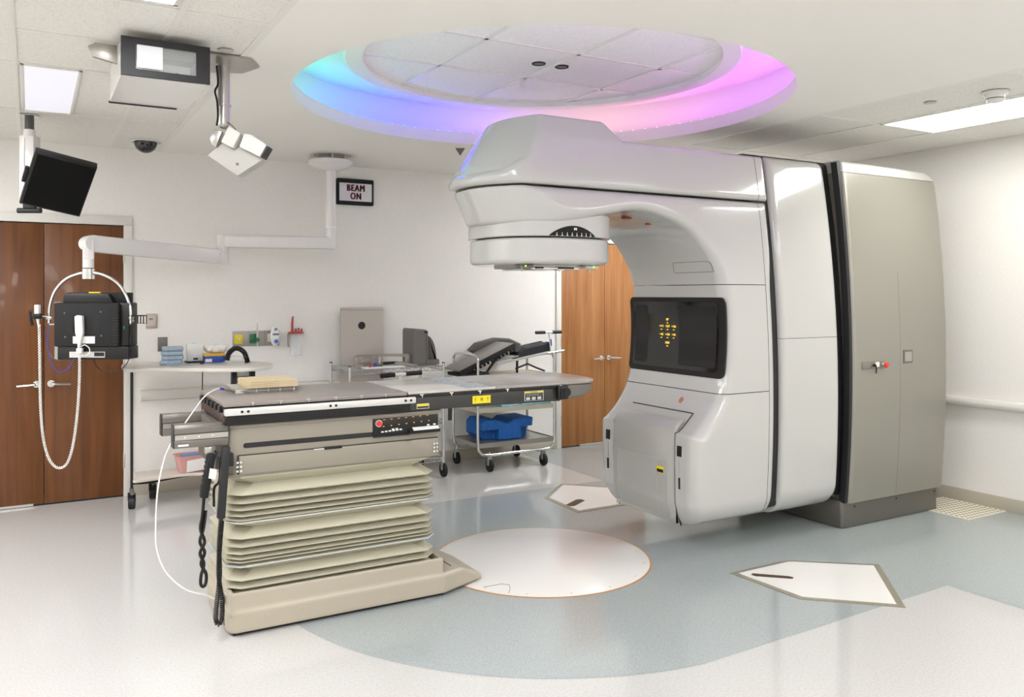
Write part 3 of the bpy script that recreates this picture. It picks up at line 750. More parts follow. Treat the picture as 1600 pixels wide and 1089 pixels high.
for x, z, s_ in [(1.565+.04*i, .954+.001*i, 1.6) for i in range(7)]+[(1.562+.042*i, .92+.002*i, 1) for i in range(7)]:
    if led0 is None: led0 = obj('amber_led', box(B(), -.0028, .0028, -.0008, 0, -.0022, .0022), EMO, cp, None); led0.data.transform(Matrix.Translation(WM[T.name].translation)); l = led0
    else: l = led0.copy(); COL.objects.link(l); l.parent = cp
    l.scale = (s_*1.4, 1, 1 if s_ == 1 else .6)
    l.location = Vector((x, y0-.004, z))-WM[T.name].translation
# tabletop
y0, y1 = 3.985, 4.60
obj('carriage', box(B(), .785, 1.72, 3.995, 4.585, .985, 1.052, .004), BLACK, T)
obj('carriage_top', box(B(), .772, 1.70, 3.995, 4.59, 1.052, 1.073, .002), BLKM, T)
obj('end_plate', box(B(), .772, .786, 4.0, 4.58, 1.0, 1.05, .002), mat('end_plate_brown', '#3b2a22', .3), T)
for k in range(6):
    obj('end_bracket', box(B(), .758, .775, 4.03+.095*k, 4.07+.095*k, 1.045, 1.075, .003), BLACK, T)
obj('side_rail', prism(B(), rrect(.772, 1.722, 1.034, 1.066, .007), 3.972, 3.994, 'y', bev=.001), ALU, T, 35, 'bright aluminium side rail')
for x in (.85, .878, 1.27, 1.298, 1.665, 1.695):
    obj('rail_screw', cyl(B(), (x, 3.973, 1.05), (x, 3.970, 1.05), .0065, n=16), BLACK, T)
obj('head_panel', prism(B(), rrect(.772, 1.682, y0, y1, .008), 1.0735, 1.092, bev=.003), mat('table_taupe', '#857d76', .3, coat=.2), T, 35, 'taupe tabletop panel')
obj('film_panel', prism(B(), rrect(1.685, 2.20, y0, y1, .004), 1.0775, 1.0915, bev=.002), TABLEF, T, 35, 'pale tabletop panel')
obj('mesh_window', box(B(), 2.03, 2.185, y0+.01, y1-.01, 1.0915, 1.0923), MESHW, T, None, 'blue grey see-through mesh patch')
nosep = [(2.203, y0), (2.74, y0)]+[tuple(p)[:2] for p in cr([(2.78, y0+.004, 0), (2.86, y0+.03, 0), (2.925, y0+.12, 0), (2.95, KY, 0), (2.935, y1-.11, 0), (2.88, y1-.03, 0), (2.78, y1-.004, 0)], 5)]+[(2.74, y1), (2.203, y1)]
obj('foot_panel', prism(B(), nosep, 1.0775, 1.0915, bev=.002), noise_col(mat('nose_panel', '#a29b93', .28, coat=.2), '#857f78', '#a29c95', 3, 3), T, 35, 'light grey rounded tabletop end')
obj('black_edge', box(B(), 1.684, 2.66, y0-.002, y0+.02, 1.060, 1.0785, .002), BLACK, T)
obj('beam', prism(B(), [(1.70, .992), (2.62, .985), (2.655, 1.0), (2.66, 1.06), (1.70, 1.062)], y0+.008, y1-.01, 'y', bev=.004), mat('beam_charcoal', '#302e2b', .3, coat=.2), T, 35, 'charcoal side beam')
def f_nose(X, Y, Z):
    pl_ = sdpoly(X, Y, nosep)+.012
    return rint(rint(pl_, sdpoly(X, Z, [(2.6, 1.077), (2.92, 1.077), (2.925, 1.06), (2.885, 1.03), (2.80, 1.0), (2.66, .988), (2.6, .988)]), .012), Z-1.077, .002)
obj('nose_shell', sdf_mesh(f_nose, (2.59, 3.98, .98), (2.98, 4.61, 1.08), .008), GREYW, T, 40)
b = B(); box(b, 2.595, 2.665, y0-.014, y0+.01, .995, 1.074, .005); cyl(b, (2.655, y0-.02, 1.035), (2.655, y0+.01, 1.035), .024, n=24); lk = obj('end_clamp', b, BLACK, T)
obj('clamp_lever', prism(B(), rrect(2.612, 2.628, 1.005, 1.062, .007), y0-.022, y0-.012, 'y'), BLKM, lk)
def clip(x, m, z=1.0885):
    b = B(); box(b, x-.011, x+.011, y0-.003, y0+.006, z-.004, z+.0015, .001); cyl(b, (x-.0, y0-.005, z-.014), (x, y0-.005, z-.001), .0035, n=10)
    obj('edge_clip', b, m, T)
for x in (.90, 1.03, 1.165, 1.30, 1.43, 1.56): clip(x, STEEL)
for x in (1.76, 1.93, 2.10, 2.27, 2.62): clip(x, CHROME, 1.074)
def sticker(name, x0, x1, z0, z1, m, lab, slope=.006):
    return obj(name, prism(B(), [(x0, z0+slope), (x1, z0), (x1, z1), (x0, z1+slope)], y0+.0065, y0+.009, 'y'), m, T, None, lab)
yb = y0+.0055
s1 = sticker('warning_sticker', 2.06, 2.17, 1.005, 1.047, YEL, 'yellow warning sticker', 0)
obj('pictogram', merge(text_bm('!   ¤   !', .03, face_y(2.115, yb, 1.026), .0004), bmesh.new()), BLACK, s1, None)
s2 = sticker('caution_label', 2.385, 2.51, .998, 1.053, ALU, 'silver caution label with yellow top', 0)
obj('label_header', box(B(), 2.388, 2.507, yb-.0002, yb+.001, 1.043, 1.051), YEL, s2, None)
obj('label_body', box(B(), 2.389, 2.506, yb-.0002, yb+.001, 1.0, 1.0415), BLACK, s2, None)
bb = text_bm('CAUTION', .0095, face_y(2.447, yb-.0006, 1.047), .0003)
obj('header_text', bb, BLACK, s2, None)
b = B()
for i in range(3): box(b, 2.395, 2.500-.02*(i % 2), yb-.001, yb, 1.0355-.0045*i, 1.0365-.0045*i)
for i in range(3): box(b, 2.395+.037*i, 2.42+.037*i, yb-.001, yb, 1.004, 1.020)
obj('label_print', b, ALU, s2, None)
s3 = sticker('side_label', 1.735, 1.805, 1.0, 1.026, ALU, 'small silver label with yellow top', 0)
obj('label_header', box(B(), 1.738, 1.802, yb-.0002, yb+.001, 1.014, 1.024), YEL, s3, None)
obj('label_body', box(B(), 1.738, 1.802, yb-.0002, yb+.001, 1.003, 1.0125), DARK, s3, None)
# the two grey extruded arms at the head end
for yy in (4.03, 4.42):
    pr = [(yy, .895), (yy, .925), (yy+.006, .93), (yy+.006, .955), (yy, .96), (yy, .985), (yy+.006, .99), (yy+.01, .999), (yy+.065, .999), (yy+.075, .985), (yy+.075, .895)]
    a = obj('extruded_arm', prism(B(), pr, .565, .80, 'x', bev=.001), GREYW, T, 35)
    obj('arm_scale', box(B(), .568, .80, yy+.001, yy+.007, .931, .954), STEEL, a)
    for x in (.61, .67, .73):
        obj('scale_dot', cyl(B(), (x, yy+.0012, .943), (x, yy-.001, .943), .0035, n=12), WPL, a)
    obj('end_cap', prism(B(), [(p+(.002 if p == yy else 0), q) for p, q in pr], .560, .566, 'x'), DARK, a)
    if yy < 4.1: obj('paper_tag', box(B(), .58, .625, yy-.0015, yy+.001, .903, .911), PAPER, a)
obj('arm_carrier', box(B(), .745, .80, 4.05, 4.5, .78, .99, .005), GREYW, T)
obj('steel_block', box(B(), .695, .725, 4.015, 4.06, .862, .893, .003), STEEL, T)
# hand pendants and cords
def helix(path, rc, rw, pitch, n=9):
    P = cr(path, 14); out = []; s_ = 0; up = Vector((0, 1, 0)); pv = P[0]
    Lt = sum((b_-a).length for a, b_ in zip(P, P[1:])); N_ = int(Lt/pitch*n); acc = [0]
    for a, b_ in zip(P, P[1:]): acc.append(acc[-1]+(b_-a).length)
    j = 0
    for k in range(N_+1):
        d = Lt*k/N_
        while j < len(P)-2 and acc[j+1] < d: j += 1
        t = (d-acc[j])/max(1e-9, acc[j+1]-acc[j]); c = P[j].lerp(P[j+1], t); tg = (P[j+1]-P[j]).normalized()
        u = (up-tg*up.dot(tg)).normalized(); v = tg.cross(u); ph = 2*PI*k/n
        out.append(c+(u*math.cos(ph)+v*math.sin(ph))*rc)
    return tube(B(), out, rw, 5)
M1 = Matrix.Translation((.708, 4.02, .775)) @ Matrix.Rotation(math.radians(10), 4, 'Y')
b = B(); box(b, -.018, .018, -.02, .02, -.115, .09, .008, M=M1); hp = obj('hand_pendant', b, BLKM, T)
b = B()
for k in range(8): box(b, -.022, -.012, -.012, .012, -.09+.022*k, -.078+.022*k, .002, M=M1)
obj('button_ridge', b, BLACK, hp)
obj('pendant_cord', tube(B(), cr([(.69, 4.02, .665), (.683, 4.02, .58), (.675, 4.02, .52), (.692, 4.015, .46), (.673, 4.02, .41), (.690, 4.02, .36), (.678, 4.02, .31), (.676, 4.02, .27), (.687, 4.02, .255), (.698, 4.02, .27), (.70, 4.025, .31), (.678, 4.025, .36), (.694, 4.025, .41), (.674, 4.03, .46), (.69, 4.03, .52), (.70, 4.03, .60)], 6), .0075, 8), BLACK, T)
M2 = Matrix.Translation((.765, 3.965, .73)) @ Matrix.Rotation(math.radians(4), 4, 'Y')
b = B(); box(b, -.018, .018, -.016, .016, -.16, .17, .008, M=M2); hp2 = obj('hand_pendant', b, DARK, T)
obj('holster_clip', box(B(), .775, .815, 3.985, 4.03, .80, .86, .004), DARK, T)
obj('white_tag', prism(B(), [(.705, .755), (.735, .745), (.742, .79), (.712, .80)], 3.99, 3.993, 'y'), PAPER, T)
obj('coiled_cord', helix([(.755, 3.965, .58), (.745, 3.96, .45), (.748, 3.96, .32), (.735, 3.955, .2), (.728, 3.95, .13), (.74, 3.95, .095), (.756, 3.95, .12), (.757, 3.955, .2), (.744, 3.965, .32), (.75, 3.965, .45), (.76, 3.97, .56)], .0085, .0032, .0085), BLACK, T, 60)
# a plain second cord from the arm block
obj('cable_bundle', tube(B(), cr([(.74, 4.03, .87), (.755, 4.0, .84), (.752, 3.99, .74), (.735, 4.02, .70), (.73, 4.0, .62)], 6), .006, 8), BLACK, T)
# ------------------------------------------------------------------ things on the couch
t = thing('acrylic_plate', 'clear acrylic plate under the tan slabs on the couch', 'plate', (1.05, 4.46, 1.092))
obj('plate', box(B(), .895, 1.215, 4.34, 4.60, 1.0925, 1.115, .002), CLEAR, t, None)
obj('inner_board', box(B(), .96, 1.20, 4.35, 4.59, 1.100, 1.104), mat('circuit_tan', '#b8ad93', .5), t, None)
for x in (1.0, 1.06, 1.12, 1.19): obj('pin', cyl(B(), (x, 4.338, 1.095), (x, 4.338, 1.112), .002, n=8), ALU, t)
nm = ['bottommost', 'second from the bottom', 'second from the top', 'topmost']
for i in range(4):
    z = 1.1155+.0092*i
    o = obj('phantom_slab', box(B(), .96+.002*(i % 2), 1.215-.001*i, 4.345, 4.597, z, z+.0080, .0008), [TAN], None, None, loc=(1.09, 4.47, z))
    tag(o, 'tan plastic slab in the stack on the couch, %s of the four' % nm[i], 'slab', 'stack of tan slabs on the couch')
t = thing('signal_cable', 'white cable plugged in at the acrylic plate, hanging down over the couch end', 'cable', (.6, 4.2, .5))
obj('wire', tube(B(), cr([(.885, 4.46, 1.102), (.83, 4.44, 1.113), (.76, 4.38, 1.088), (.697, 4.3, 1.035), (.63, 4.2, .975), (.565, 4.13, .905), (.53, 4.11, .83), (.503, 4.1, .70), (.495, 4.1, .55), (.50, 4.1, .43), (.54, 4.1, .32), (.62, 4.08, .235), (.71, 4.09, .19), (.768, 4.10, .15)], 10), .0034, 8), WPL, t)
obj('plug', tube(B(), [(.905, 4.468, 1.101), (.88, 4.46, 1.103), (.862, 4.453, 1.107)], .007, 10), STEEL, t)
obj('end_connector', cyl(B(), (.768, 4.10, .15), (.790, 4.105, .145), .008), WPL, t)
obj('strain_sleeve', tube(B(), [(.862, 4.453, 1.107), (.84, 4.443, 1.112)], .0058, 10), CUFF, t)
# ================================================================== FLOOR PLATES
t = thing('turntable_plate', 'large round off-white floor plate in front of the machine', 'floor plate', (CX, CY, 0))
obj('rim_ring', lathe(B(), [(.645, .0012), (.657, .0012), (.657, .003), (.645, .003)], (CX, CY, 0), 96, cap=False), ORANGE, t)
b = B(); lathe(b, [(.646, .001), (.646, .0038), (.643, .005), (.001, .005)], (CX, CY, 0), 96, cap=False); obj('plate', b, PLATE, t)
for k in range(16):
    a = 2*PI*k/16+.1; b = B(); cyl(b, (CX+.61*math.cos(a), CY+.61*math.sin(a), .0045), (CX+.61*math.cos(a), CY+.61*math.sin(a), .0057), .006, n=12); obj('screw', b, STEEL, t)
b = B(); tube(b, [(2.13, 4.0, .0055), (2.24, 3.995, .0055), (2.27, 3.96, .0055), (2.24, 3.90, .0055), (2.2, 3.85, .0055)], .0012, 6); obj('inset_seam', b, BRONZE, t)
def hatch(lab, flip):
    P = [(3.46, 3.507), (3.919, 3.507), (4.33, 3.174), (3.854, 2.673), (3.481, 3.022)]
    fy = (lambda y: 2*CY-y) if flip else (lambda y: y)
    c = (3.82, 3.17)
    sh = lambda k: [((x-c[0])*k+c[0], fy((y-c[1])*k+c[1])) for x, y in P]
    t = thing('floor_hatch', lab, 'floor plate', (c[0], fy(c[1]), 0), 0, 'five sided floor plates')
    b = B(); prism(b, sh(1.0), .0012, .004); obj('rim', b, RIM, t)
    b = B(); prism(b, sh(.90), .0042, .0065); o = obj('plate', b, PLATE, t)
    if flip: s = [(3.50, 5.20), (3.54, 5.19), (3.70, 5.285), (3.70, 5.335), (3.66, 5.345), (3.50, 5.25)]
    else: s = [(3.535, 3.415), (3.56, 3.43), (3.70, 3.295), (3.71, 3.265), (3.685, 3.25), (3.54, 3.385)]
    b = B(); prism(b, s, .0066, .0072); obj('slot', b, BRONZE, t)
hatch('off-white five sided floor plate nearest the viewer, right of the round plate', False)
hatch('off-white five sided floor plate behind the round plate, beside the counterweight', True)
t = thing('floor_grille', 'pale perforated floor grille beside the cabinet at the right wall', 'floor grille', (5.97, 3.74, 0))
b = B(); box(b, 5.73, 6.205, 3.49, 3.98, .0012, .006); obj('sheet', b, mat('grille_cream', '#e2ddcc', .4), t)
GH = mat('grille_hole', '#8a7a52', .7)
b = B()
for i in range(12):
    for j in range(12): box(b, 5.75+.0375*i, 5.772+.0375*i, 3.505+.0395*j, 3.522+.0395*j, .006, .0064)
o = obj('holes', b, GH, t, None); o['kind'] = 'stuff'
# ================================================================== SHELF DESK AT THE BACK WALL
t = thing('curved_desk', 'white desk on castors with a curved top against the back wall', 'desk', (1.05, 6.7, 0))
dk = [tuple(p)[:2] for p in cr([(.59, 6.72, 0), (.60, 6.58, 0), (.70, 6.53, 0), (.84, 6.52, 0), (1.02, 6.38, 0), (1.22, 6.23, 0), (1.42, 6.20, 0), (1.57, 6.34, 0), (1.62, 6.60, 0), (1.50, 6.85, 0), (1.30, 7.02, 0), (.95, 7.10, 0), (.66, 7.10, 0), (.60, 6.95, 0)], 6, True)]
DT = 1.062
obj('desktop', prism(B(), dk, DT-.028, DT, bev=.006), mat('laminate_cream', '#d9d4cb', .3), t)
sh_ = [tuple(p)[:2] for p in cr([(.66, 6.80, 0), (.75, 6.78, 0), (1.05, 6.83, 0), (1.3, 6.72, 0), (1.45, 6.50, 0), (1.55, 6.55, 0), (1.5, 6.85, 0), (1.3, 7.05, 0), (.9, 7.1, 0), (.68, 7.08, 0)], 6, True)]
obj('lower_shelf', prism(B(), sh_, .19, .212, bev=.005), mat('shelf_cream', '#d9cfc2', .35), t)
obj('power_cord', tube(B(), cr([(1.20, 7.06, DT-.03), (1.202, 7.07, .9), (1.198, 7.07, .6), (1.2, 7.07, .3), (1.21, 7.06, .215)], 6), .004, 6), DARK, t)
for (x, y) in ((.655, 6.80), (.83, 7.06)):
    if y < 7: obj('post', cyl(B(), (x, y, .13), (x, y, DT-.028), .010, n=12), DARK, t)
    b = B(); tube(b, cr([(x, y, .15), (x-.0, y, .125), (x+.01, y-.01, .10)], 4), .016, 10); obj('castor_arm', b, GREYW, t)
    ca = obj('castor', cyl(B(), (x-.02, y-.01, .047), (x+.02, y-.02, .047), .046, n=24), DARK, t)
    obj('fork', box(B(), x-.026, x+.026, y-.012, y+.03, .05, .115, .006), BLKM, ca)
obj('shelf_bracket', tube(B(), cr([(.66, 6.82, .185), (.8, 6.9, .165), (1.1, 6.98, .17), (1.5, 6.9, .17)], 5), .013, 8), BLKM, t)
for (x, y) in ((1.34, 6.55), (1.465, 6.50)):
    obj('post', box(B(), x-.018, x+.018, y-.03, y+.03, .1, DT-.028, .003), BLACK, t)
b = B()
lad = obj('cable_ladder', box(B(), 1.36, 1.446, 6.53, 6.56, .2, DT-.03), mat('ladder_white', '#d8d8d4', .4), t)
for k in range(22): obj('rung', box(B(), 1.36, 1.446, 6.522, 6.53, .25+.034*k, .256+.034*k), BLACK, lad)
# things on the desk
zt = DT+.001
for i in range(4):
    o_ = B(); dx = (-.004, .006, .0, .004)[i]; z = zt+.034*i
    M = Matrix.Translation((.935+dx, 6.80, z)) @ Matrix.Rotation(-.25+.05*i, 4, 'Z')
    box(o_, -.076, .076, -.07, .07, .0, .033, .013, 4, M=M)
    o = obj('folded_towel', o_, TOWEL, None, 60, loc=(.935, 6.80, z)); tag(o, 'pale blue folded towel in the pile on the desk, %s of four' % nm[i], 'towel', 'pile of blue towels on the desk')
o = obj('loose_cloth', box(B(), .88, 1.06, 6.64, 6.71, zt, zt+.006, .003), TOWEL, None, 60, loc=(.97, 6.67, zt)); tag(o, 'flat pale blue cloth lying in front of the folded towels', 'cloth')
t = thing('white_dispenser', 'upright white box with a small black slot on the desk', 'dispenser', (1.11, 6.62, zt))
obj('housing', box(B(), 1.055, 1.175, 6.60, 6.66, zt+.012, zt+.145, .004), WPL, t); obj('base', box(B(), 1.045, 1.18, 6.58, 6.68, zt, zt+.012, .002), BLACK, t)
obj('slot', box(B(), 1.10, 1.135, 6.597, 6.602, zt+.022, zt+.036), BLACK, t); obj('liner_tuft', ball(B(), (1.115, 6.63, zt+.148), .02, (1.2, .6, .5)), mat('pale_green', '#cfdcd6', .8), t)
b = B(); cyl(b, (1.125, 6.49, zt+.008), (1.145, 6.485, zt+.008), .011); ball(b, (1.145, 6.485, zt+.009), .010)
o = obj('small_roller', b, DARK, None, loc=(1.135, 6.49, zt)); tag(o, 'tiny dark round object on the desk before the white box', 'knob')
DESK_MOVE = [(bpy.data.objects['white_dispenser'], 0, .27), (o, 0, .22)]
t = thing('glove_box', 'blue and yellow cardboard glove box on the desk', 'box', (1.26, 6.5, zt), -.12)
b = B(); box(b, 1.18, 1.335, 6.44, 6.53, zt, zt+.05, .002); obj('carton', b, BOXBLUE, t)
obj('lid_print', box(B(), 1.179, 1.336, 6.439, 6.531, zt+.05, zt+.068, .002), BOXYEL, t); obj('front_label', box(B(), 1.185, 1.235, 6.4375, 6.44, zt+.006, zt+.03), PAPER, t)
rn = np.random.RandomState(3)
def f_bag(X, Y, Z):
    q = ((np.abs((X-1.28)/.10))**2.4+(np.abs((Y-6.52)/.055))**2.4+(np.abs((Z-(zt+.105))/.037))**2.4)**(1/2.4)
    return (q-1)*.035+.004*np.sin(55*X+20*Z)*np.sin(70*Y+30*X)+.003*np.sin(120*X)*np.cos(90*Z)
o = obj('plastic_bag', sdf_mesh(f_bag, (1.16, 6.45, zt+.06), (1.40, 6.6, zt+.16), .006), mat('bag_white', '#e4e3de', .35, coat=.3), None, 60, loc=(1.28, 6.52, zt+.069)); tag(o, 'crumpled white plastic bag lying on the blue glove box', 'bag')
t = thing('corrugated_hose', 'dark corrugated hose curving over the desk edge', 'hose', (1.42, 6.42, zt))
def ridg(u): return .019+.0018*math.sin(u*2*PI*34)
hp_ = cr([(1.36, 6.42, zt+.02), (1.375, 6.41, zt+.075), (1.42, 6.38, zt+.112), (1.47, 6.35, zt+.085), (1.49, 6.33, zt+.03), (1.495, 6.325, zt+.0)], 26)
obj('hose', tube(B(), hp_, .019, 14, rf=ridg), DARK, t, 60)
b = B(); tube(b, cr([(1.34, 6.42, zt+.01), (1.40, 6.39, zt+.05), (1.46, 6.34, zt+.04), (1.44, 6.33, zt+.006), (1.36, 6.34, zt+.006), (1.33, 6.38, zt+.01)], 8, True), .0022, 6)
o = obj('clear_tubing', b, mat('tubing_grey', '#c9ccd0', .2, alpha=.8), None, 60, loc=(1.4, 6.38, zt)); tag(o, 'loose clear tubing tangled beside the dark hose on the desk', 'tubing')
DESK_MOVE += [(bpy.data.objects['glove_box'], -.01, .35), (bpy.data.objects['plastic_bag'], -.005, .36), (bpy.data.objects['corrugated_hose'], -.03, .33), (bpy.data.objects['clear_tubing'], -.03, .33)]
for o_, dx, dy in DESK_MOVE: o_.location.x += dx; o_.location.y += dy
# pink basins
def basin(cx, cy, z, w_, d_, h_, lab, grp):
    t = thing('pink_basin', lab, 'basin', (cx, cy, z), 0, grp)
    def rg(k, zz, ins=0): return [(cx+x, cy+y, zz) for x, y in rrect(-w_*k/2+ins, w_*k/2-ins, -d_*k/2+ins, d_*k/2-ins, .025)]
    b = loft(B(), [rg(.8, z), rg(1, z+h_-.006), rg(1.05, z+h_-.006), rg(1.05, z+h_), rg(.97, z+h_), rg(.78, z+.006)]); obj('tub', b, PINK, t); return t
zb = .213
t = basin(1.10, 6.93, zb, .25, .18, .13, 'pink plastic basin with a paper label on the lower desk shelf, left one', 'pink basins')
obj('paper_label', prism(B(), [(1.045, zb+.005), (1.185, zb+.02), (1.19, zb+.11), (1.05, zb+.095)], 6.832, 6.834, 'y'), PAPER, t)
o = obj('blue_packet', box(B(), 1.02, 1.16, 6.88, 6.95, zb+.118, zb+.133, .004), mat('packet_blue', '#5e93c8', .4), None, 40, loc=(1.09, 6.91, zb+.118)); tag(o, 'blue packet lying in the left pink basin', 'packet')
basin(1.37, 6.84, zb, .2, .17, .15, 'pink plastic basin behind the black cords, right one', 'pink basins')
# ================================================================== WALL ITEMS
yw = Y1
t = thing('thermostat', 'beige thermostat with a small display on the back wall', 'thermostat', (.84, yw, 1.38))
obj('plate', box(B(), .80, .885, yw-.006, yw, 1.32, 1.44, .002), mat('beige_plate', '#b9ada0', .4), t)
hb = obj('housing', box(B(), .812, .873, yw-.024, yw-.006, 1.34, 1.42, .004), mat('beige_housing', '#c7bcae', .4), t); obj('display', box(B(), .822, .85, yw-.0255, yw-.023, 1.388, 1.405), mat('lcd_grey', '#87897f', .3), hb)
o = obj('wall_plate', box(B(), .888, .962, yw-.006, yw, 1.135, 1.25, .002), GREYW, None, 40, loc=(.925, yw, 1.2)); tag(o, 'small grey metal outlet plate behind the blue towels', 'wall plate')
o = obj('wall_plate', box(B(), 3.47, 3.53, yw-.006, yw, .385, .5, .002), GREYW, None, 40, loc=(3.5, yw, .44)); tag(o, 'small dark outlet plate low on the back wall above the blue foam', 'wall plate')
t = thing('gas_outlet_panel', 'grey wall panel with yellow and green gas outlets and a dial', 'outlet panel', (1.64, yw, 1.22))
pb = obj('back_plate', box(B(), 1.47, 1.86, yw-.008, yw, 1.155, 1.285, .002), mat('panel_grey', '#a39d96', .35, .2), t)
for x in (1.60, 1.735): obj('joint', box(B(), x-.001, x+.001, yw-.009, yw-.007, 1.157, 1.283), GREYP, pb)
yo = obj('yellow_outlet', box(B(), 1.485, 1.55, yw-.013, yw-.008, 1.178, 1.255, .004), YEL, t); obj('socket', cyl(B(), (1.518, yw-.012, 1.215), (1.518, yw-.03, 1.215), .012), CHROME, yo)
go = obj('green_outlet', box(B(), 1.61, 1.66, yw-.03, yw-.008, 1.18, 1.26, .004), GREEN, t); b = B(); cyl(b, (1.665, yw-.03, 1.21), (1.665, yw-.055, 1.21), .018); obj('green_knob', b, GREEN, go)
b = B(); cyl(b, (1.665, yw-.045, 1.215), (1.665, yw-.045, 1.355), .008, .005, 12); cyl(b, (1.665, yw-.045, 1.19), (1.665, yw-.045, 1.15), .004); obj('flow_tube', b, CLEARB, go)
dm = thing('suction_regulator', 'white oval suction gauge with blue knob on the outlet panel', 'gauge', (1.80, yw, 1.23))
b = B(); M = Matrix.Translation((1.81, yw-.06, 1.235)) @ Matrix.Diagonal((.042, .028, .082, 1)); b2 = B(); bmesh.ops.create_uvsphere(b2, u_segments=28, v_segments=16, radius=1); merge(b, b2, M); obj('body', b, WPL, dm)
obj('mount_box', box(B(), 1.755, 1.80, yw-.05, yw-.008, 1.19, 1.26, .005), mat('mount_cream', '#d2cec4', .4), dm)
obj('gauge_face', cyl(B(), (1.81, yw-.084, 1.252), (1.81, yw-.09, 1.252), .034, n=32), WPL, dm); obj('gauge_band', box(B(), 1.784, 1.836, yw-.0915, yw-.088, 1.247, 1.262), GREYP, dm)
obj('blue_knob', cyl(B(), (1.813, yw-.075, 1.195), (1.813, yw-.097, 1.195), .017), mat('knob_blue', '#3b6fc0', .3), dm); obj('blue_cap', cyl(B(), (1.81, yw-.086, 1.297), (1.81, yw-.089, 1.297), .013), mat('cap_blue', '#6b8cc4', .3), dm)
t = thing('suction_canister', 'clear wall canister with red lid and upright red stem', 'canister', (1.985, yw, 1.16))
obj('cup', lathe(B(), [(.048, 0), (.056, .19)], (1.985, yw-.07, 1.065), 28), CLEARB, t)
obj('bracket', box(B(), 1.93, 1.945, yw-.05, yw, 1.14, 1.25, .003), mat('bracket_beige', '#b5a9a0', .5), t)
RL = mat('lid_red', '#a84a46', .35)
lid = obj('lid', lathe(B(), [(.066, 0), (.068, .012), (.05, .018)], (1.985, yw-.07, 1.255), 28), RL, t)
obj('stem', tube(B(), [(1.955, yw-.07, 1.27), (1.953, yw-.07, 1.33), (1.957, yw-.07, 1.385), (1.96, yw-.07, 1.405)], .011, 12, rf=lambda u: .012-.005*u), RL, lid)
for x, h_ in ((1.985, .03), (2.01, .035), (2.035, .028)): obj('port', cyl(B(), (x, yw-.07, 1.27), (x, yw-.07, 1.27+h_), .009), RL, lid)
t = thing('beam_on_sign', 'black framed white sign reading BEAM ON high on the back wall', 'sign', (2.53, yw, 2.52))
fr = obj('frame', prism(B(), rrect(2.362, 2.708, 2.398, 2.632, .012), yw-.035, yw, 'y', bev=.003), BLKM, t)
fc = obj('face', box(B(), 2.385, 2.688, yw-.0365, yw-.033, 2.432, 2.592), mat('sign_face', '#d7d5da', .4), t, None)
TX = mat('sign_red', '#9c3a3a', .5)
M = lambda z: face_y(2.537, yw-.038, z) @ Matrix.Diagonal((.74, 1, 1, 1))
for word, z in (('BEAM', 2.547), ('ON', 2.474)):
    b = B()
    for dx in (-.003, 0, .003):
        for dz in (-.0012, .0012): merge(b, text_bm(word, .082, Matrix.Translation((dx, dx*.03, dz)) @ M(z), .0012, 1.18))
    obj('lettering', b, TX, fc, None)
# ================================================================== WIRE CART AND ITS LOAD
WX0, WX1, WY0, WY1, WZ = 2.28, 3.13, 6.62, 7.12, .965
t = thing('wire_cart', 'chrome wire shelf cart on castors behind the couch', 'cart', (2.7, 6.87, 0))
WSH = mat('chrome_wire', '#c9c9c8', .25, .8)
for x, y in ((WX0, WY0), (WX1, WY0), (WX0, WY1), (WX1, WY1)):
    b = B(); cyl(b, (x, y, .12), (x, y, WZ+.03), .0125, n=14)
    for k in range(32): cyl(b, (x, y, .14+.026*k), (x, y, .143+.026*k), .0136, n=14)
    p = obj('post', b, WSH, t); obj('post_cap', cyl(B(), (x, y, WZ+.03), (x, y, WZ+.038), .0135), BLACK, p)
    ca = obj('castor', cyl(B(), (x-.013, y, .062), (x+.013, y, .062), .061, n=28), BLKM, t); obj('fork', box(B(), x-.019, x+.019, y-.012, y+.02, .06, .128, .004), STEEL, ca)
for si, z in enumerate((WZ, .50, .17)):
    b = B()
    for zz in (z, z-.032):
        for (xa, ya, xb, yb_) in ((WX0, WY0, WX1, WY0), (WX0, WY1, WX1, WY1), (WX0, WY0, WX0, WY1), (WX1, WY0, WX1, WY1)): tube(b, [(xa, ya, zz), (xb, yb_, zz)], .004, 6)
    for yy in (WY0, WY1):
        n_ = 26; tube(b, [(WX0+(WX1-WX0)*k/n_, yy, z-(.032 if k % 2 else 0)) for k in range(n_+1)], .0028, 5)
    for xx in (WX0, WX1):
        n_ = 15; tube(b, [(xx, WY0+(WY1-WY0)*k/n_, z-(.032 if k % 2 else 0)) for k in range(n_+1)], .0028, 5)
    n_ = 34
    for k in range(1, n_): tube(b, [(WX0+(WX1-WX0)*k/n_, WY0, z), (WX0+(WX1-WX0)*k/n_, WY1, z)], .0022, 5)
    obj('wire_shelf', b, WSH, t, 60)
t = thing('immobilisation_board', 'tall taupe board with one black hole standing behind the wire cart', 'board', (2.6, 7.16, .03))
obj('board', box(B(), 2.385, 2.782, 7.155, 7.18, .11, 1.478, .004), TGREY, t); obj('hole', cyl(B(), (2.575, 7.154, 1.315), (2.575, 7.1565, 1.315), .034, n=36), BLACK, t); obj('top_line', box(B(), 2.386, 2.781, 7.1535, 7.156, 1.452, 1.455), GREYP, t)
FR = mat('frame_taupe', '#a39a91', .35, .2)
t = thing('head_ring', 'taupe half ring head frame lying on the wire cart', 'head frame', (2.66, 6.85, WZ))
zr = WZ+.005
arcp = [(2.64+.235*math.cos(a), 6.82+.17*math.sin(a)) for a in np.linspace(-.35, PI+.55, 30)]
b = B(); R_ = []
